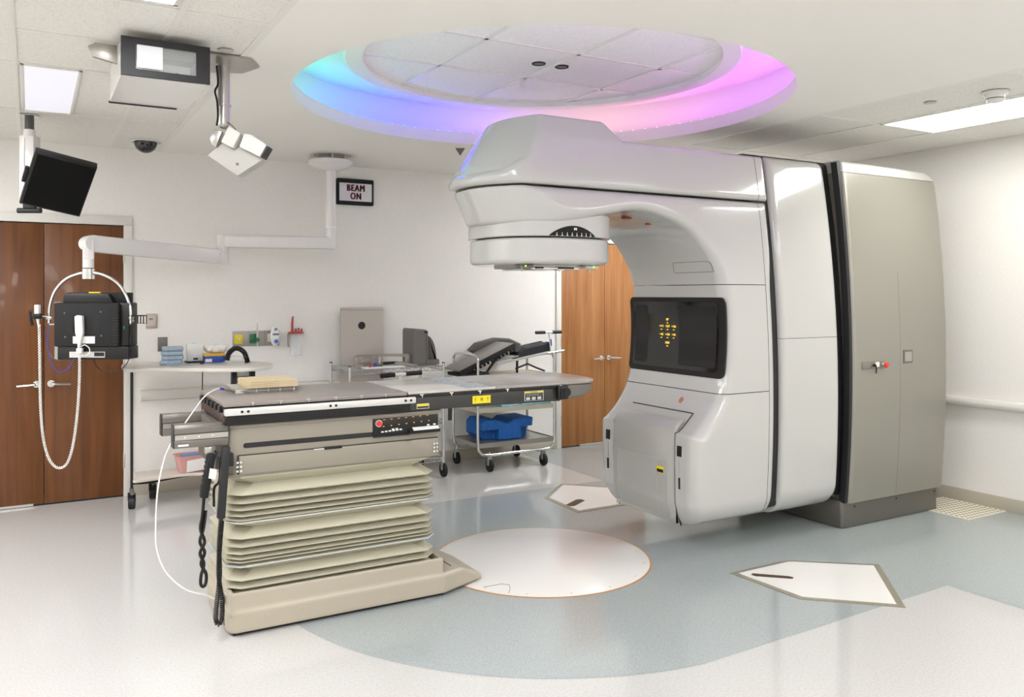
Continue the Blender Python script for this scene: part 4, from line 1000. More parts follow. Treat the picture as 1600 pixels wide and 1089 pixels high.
for x, y in arcp:
    n_ = Vector((x-2.64, y-6.82)).normalized(); R_.append([(x-n_.x*.006, y-n_.y*.006, zr+.072), (x+n_.x*.006, y+n_.y*.006, zr+.072), (x+n_.x*.006, y+n_.y*.006, zr+.098), (x-n_.x*.006, y-n_.y*.006, zr+.098)])
loft(b, R_); obj('upper_band', b, FR, t)
b = B(); R_ = [[(x-.01, y, zr), (x+.012, y+.012, zr), (x+.012, y+.012, zr+.03), (x-.01, y, zr+.03)] for x, y in arcp]; loft(b, R_); obj('lower_band', b, FR, t)
for i in (2, 14, 26):
    x, y = arcp[i]; b = B(); box(b, x-.028, x+.028, y-.01, y+.01, zr, zr+.09, .004); obj('support', b, FR, t)
b = B(); cyl(b, (2.60, 6.78, zr), (2.60, 6.78, zr+.085), .012); cyl(b, (2.60, 6.78, zr), (2.60, 6.78, zr+.03), .03); obj('pin', b, STEEL, t)
b = B(); box(b, 2.50, 2.60, 6.70, 6.74, zr+.005, zr+.035, .004); obj('mount_bracket', b, GREYW, t)
b = B(); cyl(b, (2.52, 6.69, zr+.03), (2.54, 6.70, zr+.03), .014); obj('blue_knob', b, CUFF, t); b = B(); cyl(b, (2.46, 6.66, zr+.015), (2.475, 6.66, zr+.015), .012); obj('red_knob', b, RED, t)
b = B()
for k in range(3): tube(b, [(2.73+.02*k, 6.76, zr+.03), (2.86+.02*k, 6.66, zr+.012)], .006, 8)
obj('rods', b, STEEL, t)
o = obj('white_tray', box(B(), 2.42, 2.78, 6.64, 6.74, zr-.001, zr+.012, .003), WPL, None, loc=(2.6, 6.69, zr)); tag(o, 'flat white plastic sheet on the wire cart before the ring frame', 'sheet')
b = B(); cyl(b, (2.655, 6.90, zr+.018), (2.79, 6.88, zr+.024), .011); o = obj('black_rod', b, BLACK, None, loc=(2.72, 6.89, zr)); tag(o, 'short black rod inside the ring frame on the wire cart', 'rod')
t = thing('head_rest', 'dark grey moulded head support standing upright on the wire cart', 'head support', (3.0, 6.85, WZ))
def f_hr(X, Y, Z):
    pr_ = sdpoly(X, Z, [(2.90, zr), (3.04, zr), (3.04, zr+.30), (3.02, zr+.315), (2.91, zr+.325), (2.90, zr+.30)])
    return rint(pr_, np.abs(Y-6.87)-.13, .012)
obj('panel', sdf_mesh(f_hr, (2.88, 6.73, WZ), (3.06, 7.01, WZ+.35), .01), GREYP, t, 45)
obj('side_lobe', prism(B(), [(3.04, zr)]+[(3.04+.11*math.sin(a)**.8, zr+.02+.24*math.cos(a)) for a in np.linspace(.05, PI/2, 12)]+[(3.17, zr+.05), (3.17, zr)], 6.80, 6.97, 'y', bev=.008), mat('lobe_grey', '#59554f', .5), t)
obj('lobe_step', box(B(), 3.045, 3.165, 6.775, 6.80, zr, zr+.045, .006), GREYP, t)
obj('corner_clip', box(B(), 3.0, 3.035, 6.735, 6.745, zr+.285, zr+.30, .003), BLACK, t); obj('panel_seam', box(B(), 3.02, 3.023, 6.7385, 6.742, zr+.005, zr+.30), BLACK, t)
t = thing('grip_bar', 'white T-shaped bar with two black grips hanging under the cart top', 'grip bar', (2.72, 6.6, .9))
b = B(); cyl(b, (2.545, 6.585, .913), (2.905, 6.585, .925), .014); obj('cross_bar', b, WPL, t)
for x0_, x1_ in ((2.535, 2.66), (2.76, 2.905)): obj('grip', cyl(B(), (x0_, 6.585, .912+(x0_-2.535)*.035), (x1_, 6.585, .912+(x1_-2.535)*.035), .019), BLKM, t)
obj('stem', cyl(B(), (2.715, 6.60, .915), (2.715, 6.61, .51), .014), WPL, t)
# ================================================================== CHROME CART AND ITS LOAD
GX0, GX1, GY0, GY1 = 3.46, 4.27, 6.60, 7.10
t = thing('tube_cart', 'chrome tube frame trolley with steel shelves beside the wooden doors', 'trolley', (3.86, 6.85, 0))
def loopf(y):
    return cr([(GX0, y, 1.0), (GX0, y, .6), (GX0, y, .26), (GX0+.02, y, .185), (GX0+.09, y, .15), ((GX0+GX1)/2, y, .15), (GX1-.09, y, .15), (GX1-.02, y, .185), (GX1, y, .26), (GX1, y, .6), (GX1, y, .93), (GX1, y, 1.05)], 6)
for y in (GY0, GY1): obj('side_tube', tube(B(), loopf(y), .0125, 12), CHROME, t)
for x in (GX0,): obj('push_handle', tube(B(), cr([(x, GY0, .99), (x-.0, GY0+.02, 1.02), (x, GY0+.09, 1.045), (x, GY1-.09, 1.045), (x, GY1-.02, 1.02), (x, GY1, .99)], 6), .0125, 12), CHROME, t)
for i, z in enumerate((.84, .56, .245)):
    zz = z
    b = B(); box(b, GX0+.005, GX1-.005, GY0+.005, GY1-.005, zz, zz+.004); 
    for q in ((GX0+.005, GX1-.005, GY0+.004, GY0+.007), (GX0+.005, GX1-.005, GY1-.007, GY1-.004)): box(b, *q, zz-.03, zz+.012)
    for q in ((GX0+.004, GX0+.007, GY0+.005, GY1-.005), (GX1-.007, GX1-.004, GY0+.005, GY1-.005)): box(b, *q, zz-.03, zz+.012)
    obj('shelf', b, mat('shelf_steel_%s' % 'abc'[i], ('#cfc8b4', '#c9c4b2', '#a8a59c')[i], .3, (.3, .4, .7)[i]), t)
for x, y in ((GX0+.12, GY0), (GX1-.12, GY0), (GX0+.02, GY1-.03), (GX1-.12, GY1)):
    ca = obj('castor', cyl(B(), (x-.014, y, .056), (x+.014, y, .056), .055, n=28), BLKM, t); obj('fork', box(B(), x-.02, x+.02, y-.01, y+.02, .055, .14, .004), STEEL, ca); obj('stem_bolt', cyl(B(), (x, y, .14), (x, y, .175), .008), CHROME, ca)
# blue foam head cradle: a plateau with a V notch and arched cut-outs
def f_foam(X, Y, Z):
    z0 = .252
    fr_ = sdpoly(X, Z, [(3.56, z0+.05), (3.62, z0), (4.08, z0), (4.10, z0+.19), (3.98, z0+.19), (3.89, z0+.185), (3.83, z0+.15), (3.79, z0+.155), (3.72, z0+.19), (3.60, z0+.195), (3.56, z0+.16)])
    d = rint(fr_, np.abs(Y-6.87)-.17, .012)
    cutl = rint(rint(sbox(X, Z, 3.40, 3.73, z0-.1, z0+.10)*np.ones_like(Y), Y-6.80, .02), -1-Z, .01)
    cutr = rint(sbox(X, Z, 3.97, 4.3, z0-.1, z0+.11)*np.ones_like(Y), Y-6.80, .02)
    return np.maximum(d, -np.minimum(cutl, cutr))
o = obj('foam_cradle', sdf_mesh(f_foam, (3.55, 6.69, .24), (4.12, 7.05, .45), .011), FOAM, None, 50, loc=(3.84, 6.87, .25)); tag(o, 'bright blue foam cradle on the bottom shelf of the chrome trolley', 'foam cradle')
def f_cl(X, Y, Z):
    top = .590+.018*np.sin(9*X+1)+.006*np.sin(41*X)+.006*np.sin(37*Y)
    return rint(np.maximum(sbox(X, Y, 3.72, 4.255, 6.63, 7.05)*np.ones_like(Z), .566-Z), Z-top-.02*ss(X, 4.0, 4.2), .01)
o = obj('teal_drape', sdf_mesh(f_cl, (3.71, 6.62, .56), (4.26, 7.06, .66), .012), TEAL, None, 60, loc=(4, 6.85, .566)); tag(o, 'teal folded cloth on the middle shelf of the chrome trolley', 'cloth')
# tilted board
zs_ = .853
t = thing('breast_board', 'tilted grey board with black ratchet edge on the chrome trolley', 'positioning board', (3.7, 6.8, zs_))
ang = math.radians(-22.5); Mb = Matrix.Translation((3.33, 6.83, .90)) @ Matrix.Rotation(ang, 4, 'Y')
obj('board', box(B(), 0, .60, -.15, .19, .0, .016, .004, M=Mb), mat('board_grey', '#85807a', .35), t)
obj('board_edge', box(B(), -.004, .60, -.158, -.14, -.03, .014, .003, M=Mb), BLKM, t)
for k in range(12): obj('ratchet_tooth', box(B(), .10+.042*k, .122+.042*k, -.166, -.15, -.05, -.022, .002, M=Mb), BLACK, t)
obj('hinge_foot', box(B(), 3.34, 3.62, 6.68, 6.98, zs_, zs_+.03, .004), BLKM, t)
obj('prop_strut', tube(B(), [(3.60, 6.70, zs_+.03), (3.72, 6.70, 1.03)], .012, 8), BLACK, t)
obj('second_strut', tube(B(), [(3.60, 6.98, zs_+.03), (3.72, 6.98, 1.03)], .012, 8), BLACK, t)
# arm support with dark trough pads
t = thing('arm_support', 'dark padded arm rest on a chrome frame at the trolley top right', 'arm rest', (4.1, 6.85, zs_))
Ma = Matrix.Translation((3.70, 6.85, .945)) @ Matrix.Rotation(math.radians(-9), 4, 'Y')
obj('frame_rail', box(B(), 0, .62, -.17, -.155, .0, .022, .002, M=Ma), ALU, t); obj('frame_rail', box(B(), 0, .62, .155, .17, .0, .022, .002, M=Ma), ALU, t); obj('cross_plate', box(B(), .02, .3, -.155, .155, .03, .045, .002, M=Ma), STEEL, t)
def f_pad(X, Y, Z):
    pr_ = sdpoly(X, Z, [(3.93, .985), (4.30, 1.03), (4.31, 1.12), (4.27, 1.145), (4.0, 1.10), (3.93, 1.06)])
    return np.maximum(rint(pr_, np.abs(Y-6.78)-.09, .02), -(np.sqrt((Y-6.78)**2+(Z-1.165-(X-4.1)*.12)**2)-.06))
obj('trough_pad', sdf_mesh(f_pad, (3.92, 6.68, .97), (4.32, 6.88, 1.16), .008), mat('pad_black', '#23262a', .5), t, 50)
def f_pad2(X, Y, Z):
    pr_ = sdpoly(X, Z, [(3.62, 1.06), (3.70, 1.13), (3.90, 1.175), (4.05, 1.165), (4.18, 1.11), (4.15, 1.05), (3.7, 1.02)])
    return rint(pr_, np.abs(Y-7.10)-.05, .015)
obj('rear_pad', sdf_mesh(f_pad2, (3.6, 7.03, 1.0), (4.2, 7.17, 1.19), .009), mat('pad_grey', '#55534f', .5), t, 50)
obj('mechanism', tube(B(), [(3.93, 6.74, .90), (4.06, 6.74, .94), (4.18, 6.74, .89), (4.25, 6.74, .865)], .009, 8), BLACK, t); obj('mechanism_leg', tube(B(), [(3.97, 6.78, zs_+.003), (3.97, 6.78, .99)], .012, 8), BLACK, t)
b = B(); tube(b, cr([(4.33, 6.70, .86), (4.335, 6.70, .95), (4.31, 6.70, 1.02), (4.27, 6.70, 1.03)], 6), .009, 8); obj('bent_leg', b, CHROME, t)
b = B(); cyl(b, (4.25, 6.68, 1.035), (4.43, 6.68, 1.055), .012); obj('end_bar', b, CHROME, t)
t2 = thing('hand_grip', 'T-shaped hand grip with black ends on a white and blue post above the trolley', 'hand grip', (4.28, 6.68, 1.05))
b = B(); cyl(b, (4.285, 6.68, 1.05), (4.265, 6.68, 1.235), .009); obj('post', b, WPL, t2); obj('blue_collar', cyl(B(), (4.284, 6.68, 1.11), (4.277, 6.68, 1.17), .0115), CUFF, t2)
b = B(); cyl(b, (4.12, 6.68, 1.236), (4.40, 6.68, 1.234), .01); obj('cross_bar', b, WPL, t2)
for a, c in ((4.115, 4.215), (4.30, 4.40)): obj('grip', cyl(B(), (a, 6.68, 1.235), (c, 6.68, 1.235), .0155), DARK, t2)
# ================================================================== CEILING PENDANT WITH CONSOLE MONITOR
def VP(px, py, F):       # a point seen at pixel (px,py) at depth F, as world coordinates
    R = (px-800)/1304*F; return Vector((F*.5+R*.866025, F*.866025-R*.5, EYE-(py-460)/1304*F))
PA = Vector((2.16, 6.75, 0)); FB = 6.7; PB = VP(348, 378, FB); FCc = 5.7; PC = VP(138, 386, FCc)
t = thing('pendant_arm', 'white jointed pendant arm hanging from the ceiling and reaching left over the doors', 'pendant arm', (PA.x, PA.y, HC))
b = lathe(B(), [(.045, -.13), (.075, -.125), (.15, -.10), (.183, -.075), (.185, -.055), (.178, -.045), (.04, -.04)], (PA.x, PA.y, HC), 48); obj('ceiling_canopy', b, ARMW, t)
for k in range(6):
    a = k*PI/3+.3; obj('canopy_bolt', cyl(B(), (PA.x+.13*math.cos(a), PA.y+.13*math.sin(a), HC-.05), (PA.x+.13*math.cos(a), PA.y+.13*math.sin(a), HC), .008, n=10), STEEL, t)
obj('canopy_plate', cyl(B(), (PA.x, PA.y, HC-.006), (PA.x, PA.y, HC), .14, n=40), STEEL, t)
obj('drop_tube', cyl(B(), (PA.x, PA.y, HC-.12), (PA.x, PA.y, 1.97), .042, n=32), ARMW, t)
obj('collar', cyl(B(), (PA.x, PA.y, 2.145), (PA.x, PA.y, 2.155), .048, n=32), WPL, t)
dv = (PB-PA); dv.z = 0; dl = dv.length; ph = math.atan2(dv.y, dv.x)
Mh = Matrix.Translation((PA.x, PA.y, 2.02)) @ Matrix.Rotation(ph, 4, 'Z')
obj('horizontal_arm', box(B(), -.03, dl+.04, -.042, .042, -.05, .05, .014, 3, M=Mh), ARMW, t)
obj('joint_cap', cyl(B(), (PB.x, PB.y, 2.07), (PB.x, PB.y, 1.84), .046, n=32), ARMW, t)
d2 = PC-PB; d2.z = 0; dl2 = d2.length; ph2 = math.atan2(d2.y, d2.x); zB = 1.895; zC = 1.935
Ms = Matrix.Translation((PB.x, PB.y, 0)) @ Matrix.Rotation(ph2, 4, 'Z')
b = B(); box(b, 0, .01, -.01, .01, zB, zB+.01); b = B()
def pb(u, z): return (u, z)
b2 = B(); prism(b2, [(.05, zB-.055), (.02, zB-.05), (-.03, zB-.02), (-.03, zB+.03), (.0, zB+.06), (.06, zB+.06), (dl2-.02, zC+.065), (dl2+.03, zC+.05), (dl2+.04, zC+.0), (dl2+.0, zC-.05), (dl2-.08, zC-.055)], -.036, .036, 'y', bev=.012, seg=3, M=Ms); obj('spring_arm', b2, ARMW, t)
for u, z in ((.015, zB+.002), (dl2-.0, zC+.005)): 
    for s_ in (-1, 1):
        b = B(); cyl(b, (u, .0, z), (u, s_*.04, z), .046, n=32); bmesh.ops.transform(b, matrix=Ms, verts=b.verts); obj('pivot_disc', b, ARMW, t)
obj('drop_sleeve', cyl(box(B(), PC.x-.035, PC.x+.035, PC.y-.035, PC.y+.035, 1.83, 1.975, .01, 3), (PC.x, PC.y, 1.90), (PC.x, PC.y, 1.775), .036, n=28), ARMW, t)
# console monitor in its half ring, seen from behind; local frame turned to the viewer
k_ = FCc/1304
def lx(px): return (px-138)*k_
def lz(py): return EYE-(py-460)*k_
ct = thing('console_monitor', 'black monitor seen from behind, held in a half ring of chrome tube', 'monitor', (PC.x, PC.y, 0), -PI/6)
W_ = WM[ct.name]
def lobj(name, bm, m, parent=None, sm=35, lab=None):
    bmesh.ops.transform(bm, matrix=W_, verts=bm.verts); return obj(name, bm, m, parent or ct, sm, lab)
lobj('swivel_joint', cyl(cyl(B(), (0, 0, lz(420)), (0, 0, lz(436)), .040, n=32), (0, 0, lz(428)), (0, 0, lz(429)), .042, n=32), CHROME)
rp = [(lx(77), 0, lz(505)), (lx(78), 0, lz(480)), (lx(86), 0, lz(455)), (lx(102), 0, lz(437)), (lx(122), 0, lz(428)), (lx(140), 0, lz(426)), (lx(160), 0, lz(429)), (lx(182), 0, lz(441)), (lx(196), 0, lz(460)), (lx(203), 0, lz(482)), (lx(204), 0, lz(505))]
lobj('half_ring', tube(B(), cr(rp, 7), .0105, 14), CHROME, sm=60)
b = B(); box(b, lx(90), lx(190), -.05, .12, lz(541), lz(473), .01); mb = lobj('monitor_back', b, BLKM)
b = B(); box(b, lx(184), lx(203), -.02, .12, lz(541), lz(473), .01); lobj('side_vent_block', b, BLACK, mb)
b = B(); prism(b, [(lx(102), lz(474)), (lx(103), lz(460)), (lx(110), lz(458)), (lx(172), lz(459)), (lx(180), lz(474))], -.03, .10, 'y', bev=.004); lobj('top_hump', b, BLACK, mb)
b = B(); box(b, lx(102), lx(196), .02, .12, lz(474), lz(457), .006); lobj('top_rear', b, BLKM, mb)
b = B(); box(b, lx(94), lx(204), -.035, .12, lz(561), lz(541), .005); lw = lobj('lower_housing', b, BLACK, mb)
b = B(); box(b, lx(84), lx(196), .12, .155, lz(562), lz(472), .006); lobj('front_bezel', b, mat('bezel_grey', '#a9aba5', .4), mb)
b = B(); box(b, lx(81), lx(90), .03, .125, lz(562), lz(472), .004); lobj('bezel_side', b, mat('bezel_grey_side', '#a9aba5', .4), mb)
for px in (111, 152): lobj('recess', box(B(), lx(px), lx(px+9.5), -.0515, -.049, lz(519), lz(494)), BLACK, mb, None)
for px, py in ((107, 489), (163, 487), (108, 526), (164, 524)): lobj('screw', cyl(B(), (lx(px), -.049, lz(py)), (lx(px), -.053, lz(py)), .006, n=12), GREYP, mb)
b = B()
for k in range(12): 
    v_ = B(); box(v_, lx(180), lx(191), -.0515, -.049, lz(534-4.6*k), lz(532-4.6*k)); lobj('vent_slit', v_, BLACK, mb, None)
lobj('type_label', box(B(), lx(120), lx(154), -.0515, -.049, lz(536), lz(525)), PAPER, mb, None)
lobj('connector_strip', box(B(), lx(113), lx(168), -.038, -.034, lz(558), lz(549)), ALU, mb, None)
lobj('power_inlet', box(B(), lx(152), lx(167), -.041, -.036, lz(556), lz(550)), BLACK, mb, None)
lobj('yellow_tag', box(B(), lx(141), lx(158), -.02, .0, lz(458), lz(456)), YEL, mb, None)
for px, s_ in ((77, 1), (204, -1)):
    lobj('ring_clamp', cyl(box(B(), lx(px)-.022, lx(px)+.022, -.012, .012, lz(497)-.008, lz(497)+.010, .004), (lx(px), 0, lz(507)), (lx(px)+s_*.045, .02, lz(507)), .007), STEEL)
lobj('data_cable', tube(B(), cr([(lx(77), 0, lz(506)), (lx(75), -.005, lz(530)), (lx(79), -.01, lz(560)), (lx(90), -.02, lz(578)), (lx(100), -.02, lz(580)), (lx(113), -.03, lz(572)), (lx(121), -.035, lz(556))], 8), .003, 6), CUFF, lab='blue cable')
lobj('power_cable', tube(B(), cr([(lx(204), 0, lz(506)), (lx(205), -.01, lz(540)), (lx(203), -.02, lz(562)), (lx(192), -.02, lz(576)), (lx(172), -.02, lz(581)), (lx(155), -.02, lz(574)), (lx(149), -.035, lz(558))], 8), .003, 6), BLACK)
lobj('grey_cable', tube(B(), cr([(lx(77), 0, lz(506)), (lx(76), -.005, lz(545)), (lx(86), -.01, lz(560)), (lx(102), -.02, lz(562)), (lx(114), -.035, lz(558))], 8), .0028, 6), GREYW)
# white handset on the monitor back with the twisted cord to the one clipped on the left
hs = thing('white_handset', 'white handset clipped to the monitor back with long twisted cord', 'handset', (PC.x, PC.y, 0), -PI/6)
def hobj(name, bm, m, sm=35):
    bmesh.ops.transform(bm, matrix=W_, verts=bm.verts); return obj(name, bm, m, hs, sm)
hobj('handset', prism(B(), [(lx(127), lz(520)), (lx(126), lz(494)), (lx(130), lz(492)), (lx(138), lz(493)), (lx(139), lz(520)), (lx(136), lz(530)), (lx(134), lz(545)), (lx(131), lz(545)), (lx(130), lz(530))], -.085, -.052, 'y', bev=.006), WPL)
hobj('cord_block', box(B(), lx(128), lx(137), -.08, -.052, lz(551), lz(543), .005), WPL)
hobj('cable_loop', tube(B(), cr([(lx(134), -.066, lz(541)), (lx(140), -.066, lz(538)), (lx(147), -.066, lz(543)), (lx(147), -.066, lz(551)), (lx(139), -.066, lz(555)), (lx(134), -.066, lz(550))], 6), .0035, 6), WPL)
cp_ = [(lx(65), -.03, lz(507)), (lx(66), -.03, lz(560)), (lx(67), -.03, lz(630)), (lx(71), -.03, lz(680)), (lx(78), -.03, lz(710)), (lx(88), -.03, lz(726)), (lx(100), -.035, lz(729)), (lx(111), -.04, lz(719)), (lx(120), -.045, lz(690)), (lx(127), -.05, lz(640)), (lx(131), -.06, lz(590)), (lx(132), -.066, lz(552))]
h_ = helix(cp_, .0062, .0040, .036, 8); hobj('twisted_cord', h_, WPL, 60)
h2 = helix([Vector(p)+Vector((0, .0, 0)) for p in cp_], -.0062, .0040, .036, 8); hobj('twisted_cord', h2, WPL, 60)
hl = thing('clipped_connector', 'white plug held in a black clamp left of the monitor', 'connector', (PC.x, PC.y, 0), -PI/6)
def cobj(name, bm, m):
    bmesh.ops.transform(bm, matrix=W_, verts=bm.verts); return obj(name, bm, m, hl)
cobj('plug', cyl(box(B(), lx(59), lx(66), -.045, -.015, lz(494), lz(476), .004), (lx(62.5), -.03, lz(494)), (lx(64.5), -.03, lz(512)), .011, .005), WPL)
cobj('clamp', box(box(B(), lx(56), lx(69), -.05, -.005, lz(498), lz(490), .003), lx(50), lx(56), -.02, -.01, lz(496), lz(492)), BLACK)
cobj('clamp_handle', prism(B(), [(lx(47), lz(486)), (lx(50), lz(487)), (lx(54), lz(508)), (lx(51), lz(509))], -.025, -.005, 'y', bev=.002), BLACK)
cobj('clamp_arm', cyl(B(), (lx(69), -.02, lz(494)), (lx(78), 0, lz(495)), .006), STEEL)
wb = thing('wire_cup_holder', 'small black wire basket on the right end of the half ring', 'holder', (PC.x, PC.y, 0), -PI/6)
def wobj(name, bm, m):
    bmesh.ops.transform(bm, matrix=W_, verts=bm.verts); return obj(name, bm, m, wb)
b = B(); za, zb_ = lz(493), lz(506)
for z in (za, lz(493.5)): tube(b, [(lx(208), -.02, z), (lx(226), -.02, z), (lx(226), .03, z), (lx(208), .03, z), (lx(208), -.02, z)], .003, 6)
for px in (208, 212.5, 217, 221.5, 226): tube(b, [(lx(px), -.02, za), (lx(px), -.02, zb_+.004), (lx(px), .03, zb_+.004), (lx(px), .03, za)], .003, 6)
wobj('basket', b, BLACK)
wobj('green_tag', ball(B(), (lx(196), -.02, lz(512)), .010, (.6, .5, 1.4)), GREEN); wobj('clamp', cyl(B(), (lx(203), 0, lz(505)), (lx(209), 0, lz(500)), .008), STEEL)
# ================================================================== CEILING THINGS
# black monitor
FM = 5.25; P0 = VP(46, 180, 5.37)
t = thing('ceiling_monitor', 'black flat monitor hanging tilted from the ceiling at far left', 'monitor', (P0.x, P0.y, HC), -PI/6)
WMm = WM[t.name]; k5 = 5.37/1304
def mobj(name, bm, m, parent=None):
    bmesh.ops.transform(bm, matrix=WMm, verts=bm.verts); return obj(name, bm, m, parent or t)
def mx(px): return (px-46)*k5
def mz(py): return EYE-(py-460)*k5-HC
mobj('ceiling_flange', cyl(B(), (0, 0, -.008), (0, 0, 0), .055, n=32), CHROME)
mobj('pole', cyl(B(), (0, 0, 0), (0, 0, mz(207)), .027, n=24), mat('pole_dark', '#5a5a5a', .3, .7))
mobj('neck', cyl(B(), (0, 0, mz(203)), (0, 0, mz(216)), .034, .040, n=24), ARMW)
mobj('column', box(box(B(), mx(35.5), mx(58), -.04, .04, mz(318), mz(213), .006), mx(42), mx(44), -.045, -.04, mz(300), mz(217)), ARMW)
mobj('handle_bar', cyl(box(B(), mx(38), mx(56), -.02, .02, mz(326), mz(316), .005), (mx(28), 0, mz(329)), (mx(64), 0, mz(329)), .017), DARK)
cxp, czp = mx(107), mz(291)
ax_ = Vector((.79, .58, -.193)).normalized(); az_ = Vector((.628, -.565, .872)).normalized(); ay_ = az_.cross(ax_).normalized(); az_ = ax_.cross(ay_).normalized()
Mm = Matrix.Translation((cxp, -.12, czp)) @ Matrix((ax_, ay_, az_)).transposed().to_4x4()
pn_ = mobj('casing', box(box(B(), -.174, .174, -.02, .035, -.203, .203, .004, M=Mm), -.196, -.174, .0, .04, -.05, .05, .003, M=Mm), BLACK)
mobj('screen', box(B(), -.158, .166, -.0215, -.019, -.190, .192, M=Mm), LCD, pn_)
mobj('rear_mount', box(B(), -.14, .0, .035, .10, -.05, .05, .005, M=Mm), BLKM, pn_)
# white box with a window
t = thing('ceiling_tv_box', 'white box with black framed glass window hanging under the ceiling', 'camera box', (.525, 4.3, HC))
bx0, bx1, by0, by1, bz0, bz1 = .345, .706, 4.0, 4.60, 2.555, 2.715
b = B(); th_ = .008
box(b, bx0, bx1, by0, by1, bz0, bz0+th_); box(b, bx0, bx0+th_, by0, by1, bz0+th_, bz1); box(b, bx1-th_, bx1, by0, by1, bz0+th_, bz1); box(b, bx0+th_, bx1-th_, by1-th_, by1, bz0+th_, bz1); box(b, bx0+th_, bx1-th_, by0+.03, by1-th_, bz1-th_, bz1-.0005)
hs_ = obj('housing', b, ARMW, t); 
b = B(); fy = by0-.018
for q in ((bx0-.004, bx0+.055, bz0-.004, bz1+.004), (bx1-.055, bx1+.004, bz0-.004, bz1+.004), (bx0+.055, bx1-.055, bz0-.004, bz0+.026), (bx0+.055, bx1-.055, bz1-.026, bz1+.004)): box(b, q[0], q[1], fy, by0, q[2], q[3])
obj('window_frame', b, DARK, t)
obj('glass', box(B(), bx0+.05, bx1-.05, fy+.006, fy+.009, bz0+.02, bz1-.02), mat('window_glass', '#dde0e0', .03, alpha=.25), t, None)
obj('paper_sheet', box(B(), bx0+.06, bx0+.165, fy+.002, fy+.005, bz0+.035, bz1-.022), mat('paper_white', '#e6e6ea', .6), t, None)
b = B(); box(b, bx0+.1, bx1-.05, by0+.05, by0+.15, bz1-.06, bz1-.02, .006); obj('inner_unit', b, GREYP, t)
obj('inner_back', box(B(), bx0+.17, bx1-.06, by0+.12, by0+.125, bz0+.02, bz1-.065), mat('inner_cream', '#d8d8ca', .5), t, None)
obj('inner_knob', cyl(B(), (bx1-.12, by0+.12, bz0+.05), (bx1-.12, by0+.10, bz0+.05), .01), GREYP, t)
obj('hanging_plate', prism(B(), [(bx0-.12, HC-.03), (bx0-.10, HC-.075), (bx0, HC-.095), (bx0, HC-.01), (bx0-.09, HC-.01)], 4.22, 4.24, 'y', bev=.001), STEEL, t)
obj('rear_lip', box(B(), bx0-.006, bx1-.05, by1, by1+.012, bz0-.006, bz0+.004), DARK, t)
for x in (bx0+.05, bx1-.05):
    obj('hanger', box(B(), x-.015, x+.015, 4.2, 4.4, bz1, HC), STEEL, t)
# camera on a pole
CAMW = mat('camera_white', '#d8d6d0', .4); CAM_SHADED = mat('camera_white_shaded', '#b5b3ad', .5)  # second tone: the plate's shadow is put into a darker grey
t = thing('pole_camera', 'white camera on a steel pole hanging from the ceiling beside the box', 'camera', (.84, 4.34, HC))
obj('ceiling_plate', prism(B(), [(.70, 4.15), (.93, 4.15), (1.0, 4.28), (.95, 4.43), (.74, 4.52), (.70, 4.45)], HC-.012, HC-.003), STEEL, t)
obj('pole', cyl(B(), (.84, 4.34, HC), (.84, 4.34, 2.45), .029, n=28), STEEL, t); ball(b := B(), (.84, 4.34, 2.45), .029); obj('pole_end', b, STEEL, t)
obj('cable_strap', lathe(B(), [(.030, 0), (.036, 0), (.036, .008), (.030, .008)], (.84, 4.34, 2.535), 24, cap=False), STEEL, t)
obj('pole_cable', tube(B(), cr([(.80, 4.31, HC-.02), (.806, 4.31, 2.64), (.792, 4.31, 2.60), (.802, 4.31, 2.55), (.806, 4.31, 2.48), (.80, 4.31, 2.43)], 6), .005, 8), BLKM, t)
k4 = 4.18/1304
Wc = Matrix.Translation(VP(349, 200, 4.18)) @ Matrix.Rotation(-PI/6, 4, 'Z')
def kobj(name, bm, m, parent=None):
    bmesh.ops.transform(bm, matrix=Wc, verts=bm.verts); return obj(name, bm, m, parent or t)
def q2(px, py): return ((px-349)*k4, -(py-200)*k4)
kobj('tilt_bracket', prism(B(), [q2(338, 203), (q2(350, 207)), q2(340, 232), q2(334, 228), q2(331, 218)], -.03, .03, 'y', bev=.003), STEEL)
kobj('junction_box', prism(B(), [q2(362, 199), q2(380, 211), q2(368, 234), q2(350, 224)], -.045, .045, 'y', bev=.004), CAMW)
kobj('camera_body', prism(B(), [q2(386, 211), q2(398, 213), q2(421, 229), q2(411, 248), q2(378, 232)], -.05, .04, 'y', bev=.008), CAMW)
kobj('lens_face', prism(B(), [q2(421.5, 230), q2(423, 232), q2(413, 249), q2(411.5, 248)], -.045, .035, 'y'), DARK)
kobj('shade_plate', prism(B(), [q2(350, 223), q2(368, 235), q2(374, 230), q2(411, 250), q2(372, 275), q2(325, 243)], -.01, .07, 'y', bev=.003), CAM_SHADED)
kobj('logo_mark', box(B(), q2(370, 0)[0], q2(374, 0)[0], -.0125, -.0095, q2(0, 259)[1], q2(0, 255)[1]), GREYP)
kobj('curved_wire', tube(B(), cr([(*[q2(356, 192)[0]], -.02, q2(356, 192)[1]), (q2(363, 196)[0], -.02, q2(363, 196)[1]), (q2(371, 204)[0], -.02, q2(371, 204)[1])], 6), .002, 6), BLACK)
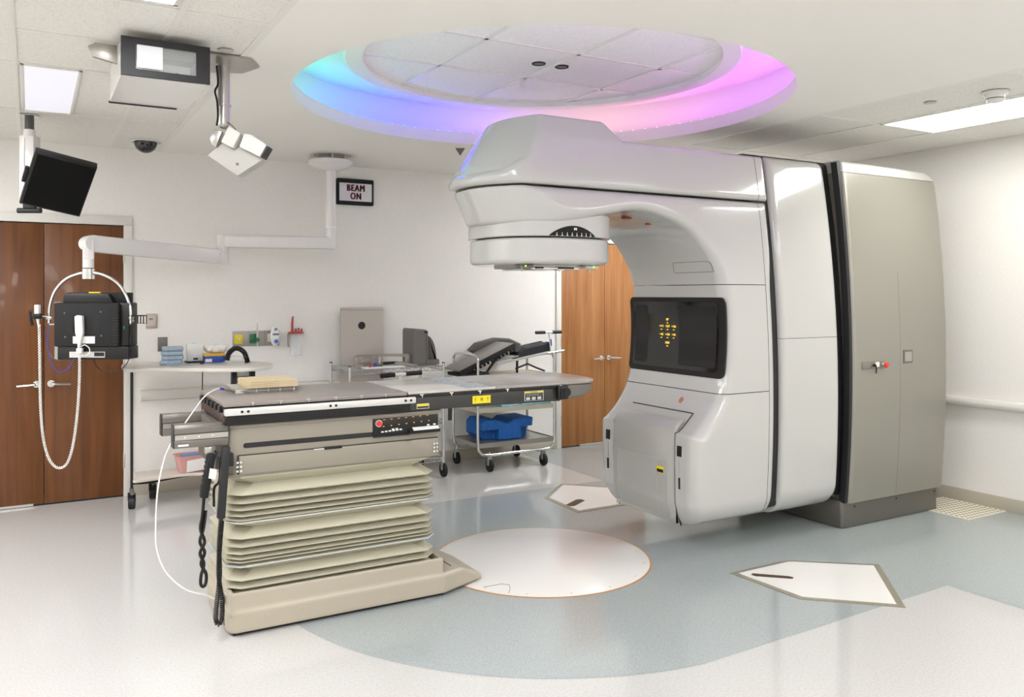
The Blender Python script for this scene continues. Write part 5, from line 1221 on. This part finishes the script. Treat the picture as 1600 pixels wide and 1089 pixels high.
# dome camera
t = thing('dome_camera', 'dark dome security camera in a white ceiling ring', 'camera', (.756, 6.85, HC))
obj('ring', lathe(B(), [(.085, 0), (.105, -.004), (.112, 0), (.112, .004)], (.756, 6.85, HC-.002), 40, cap=False), ARMW, t)
obj('dome', lathe(B(), [(.083*math.cos(a), -.083*math.sin(a)) for a in np.linspace(0, PI/2-.02, 12)], (.756, 6.85, HC-.002), 40), mat('smoked_dome', '#1c1b1a', .08, coat=.5), t)
# sprinklers and smoke detectors
t = thing('smoke_detector', 'white round smoke detector on the ceiling beside the long light', 'smoke detector', (4.76, 2.74, HC))
obj('body', lathe(B(), [(.07, 0), (.07, -.012), (.05, -.018), (.045, -.05), (.038, -.058), (.02, -.06)], (4.76, 2.74, HC), 36), ARMW, t)
obj('vent_cage', lathe(B(), [(.047, -.022), (.047, -.042)], (4.76, 2.74, HC), 36, cap=False), GREYP, t)
for x, y, lab in ((4.68, 3.085, 'thin round concealed sprinkler cover left of the smoke detector'), (.80, 4.09, 'small grey concealed sprinkler cover beside the steel camera pole')):
    o = obj('sprinkler_cover', lathe(B(), [(.035, 0), (.037, -.003), (.034, -.005)], (x, y, HC), 28), mat('cover_grey', '#bdbab2', .4), None, loc=(x, y, HC)); tag(o, lab, 'sprinkler cover')
b = B(); prism(b, [(-.038, 0), (.038, 0), (.0, -.058)], -.010, .010, 'y', M=Matrix.Translation((2.94, 5.91, HC)) @ Matrix.Rotation(-PI/6, 4, 'Z'))
o = obj('triangle_pointer', b, GREYP, None, loc=(2.94, 5.91, HC)); tag(o, 'small dark triangle hanging from the ceiling beside the round opening', 'pointer')
o = obj('ceiling_tag', box(B(), .55, .60, 5.30, 5.36, HC-.004, HC), PAPER, None, loc=(.57, 5.33, HC)); tag(o, 'small white square tag on the ceiling behind the hanging box', 'tag')
o = obj('blue_level', box(box(B(), 5.87, 5.90, 4.0, 4.04, .03, .19, .002), 5.868, 5.902, 3.998, 4.042, .012, .03, .001), mat('level_blue', '#4a7db5', .4), None, loc=(5.88, 4.02, .01)); tag(o, 'small blue upright strip with yellow foot behind the cabinet base', 'strip')
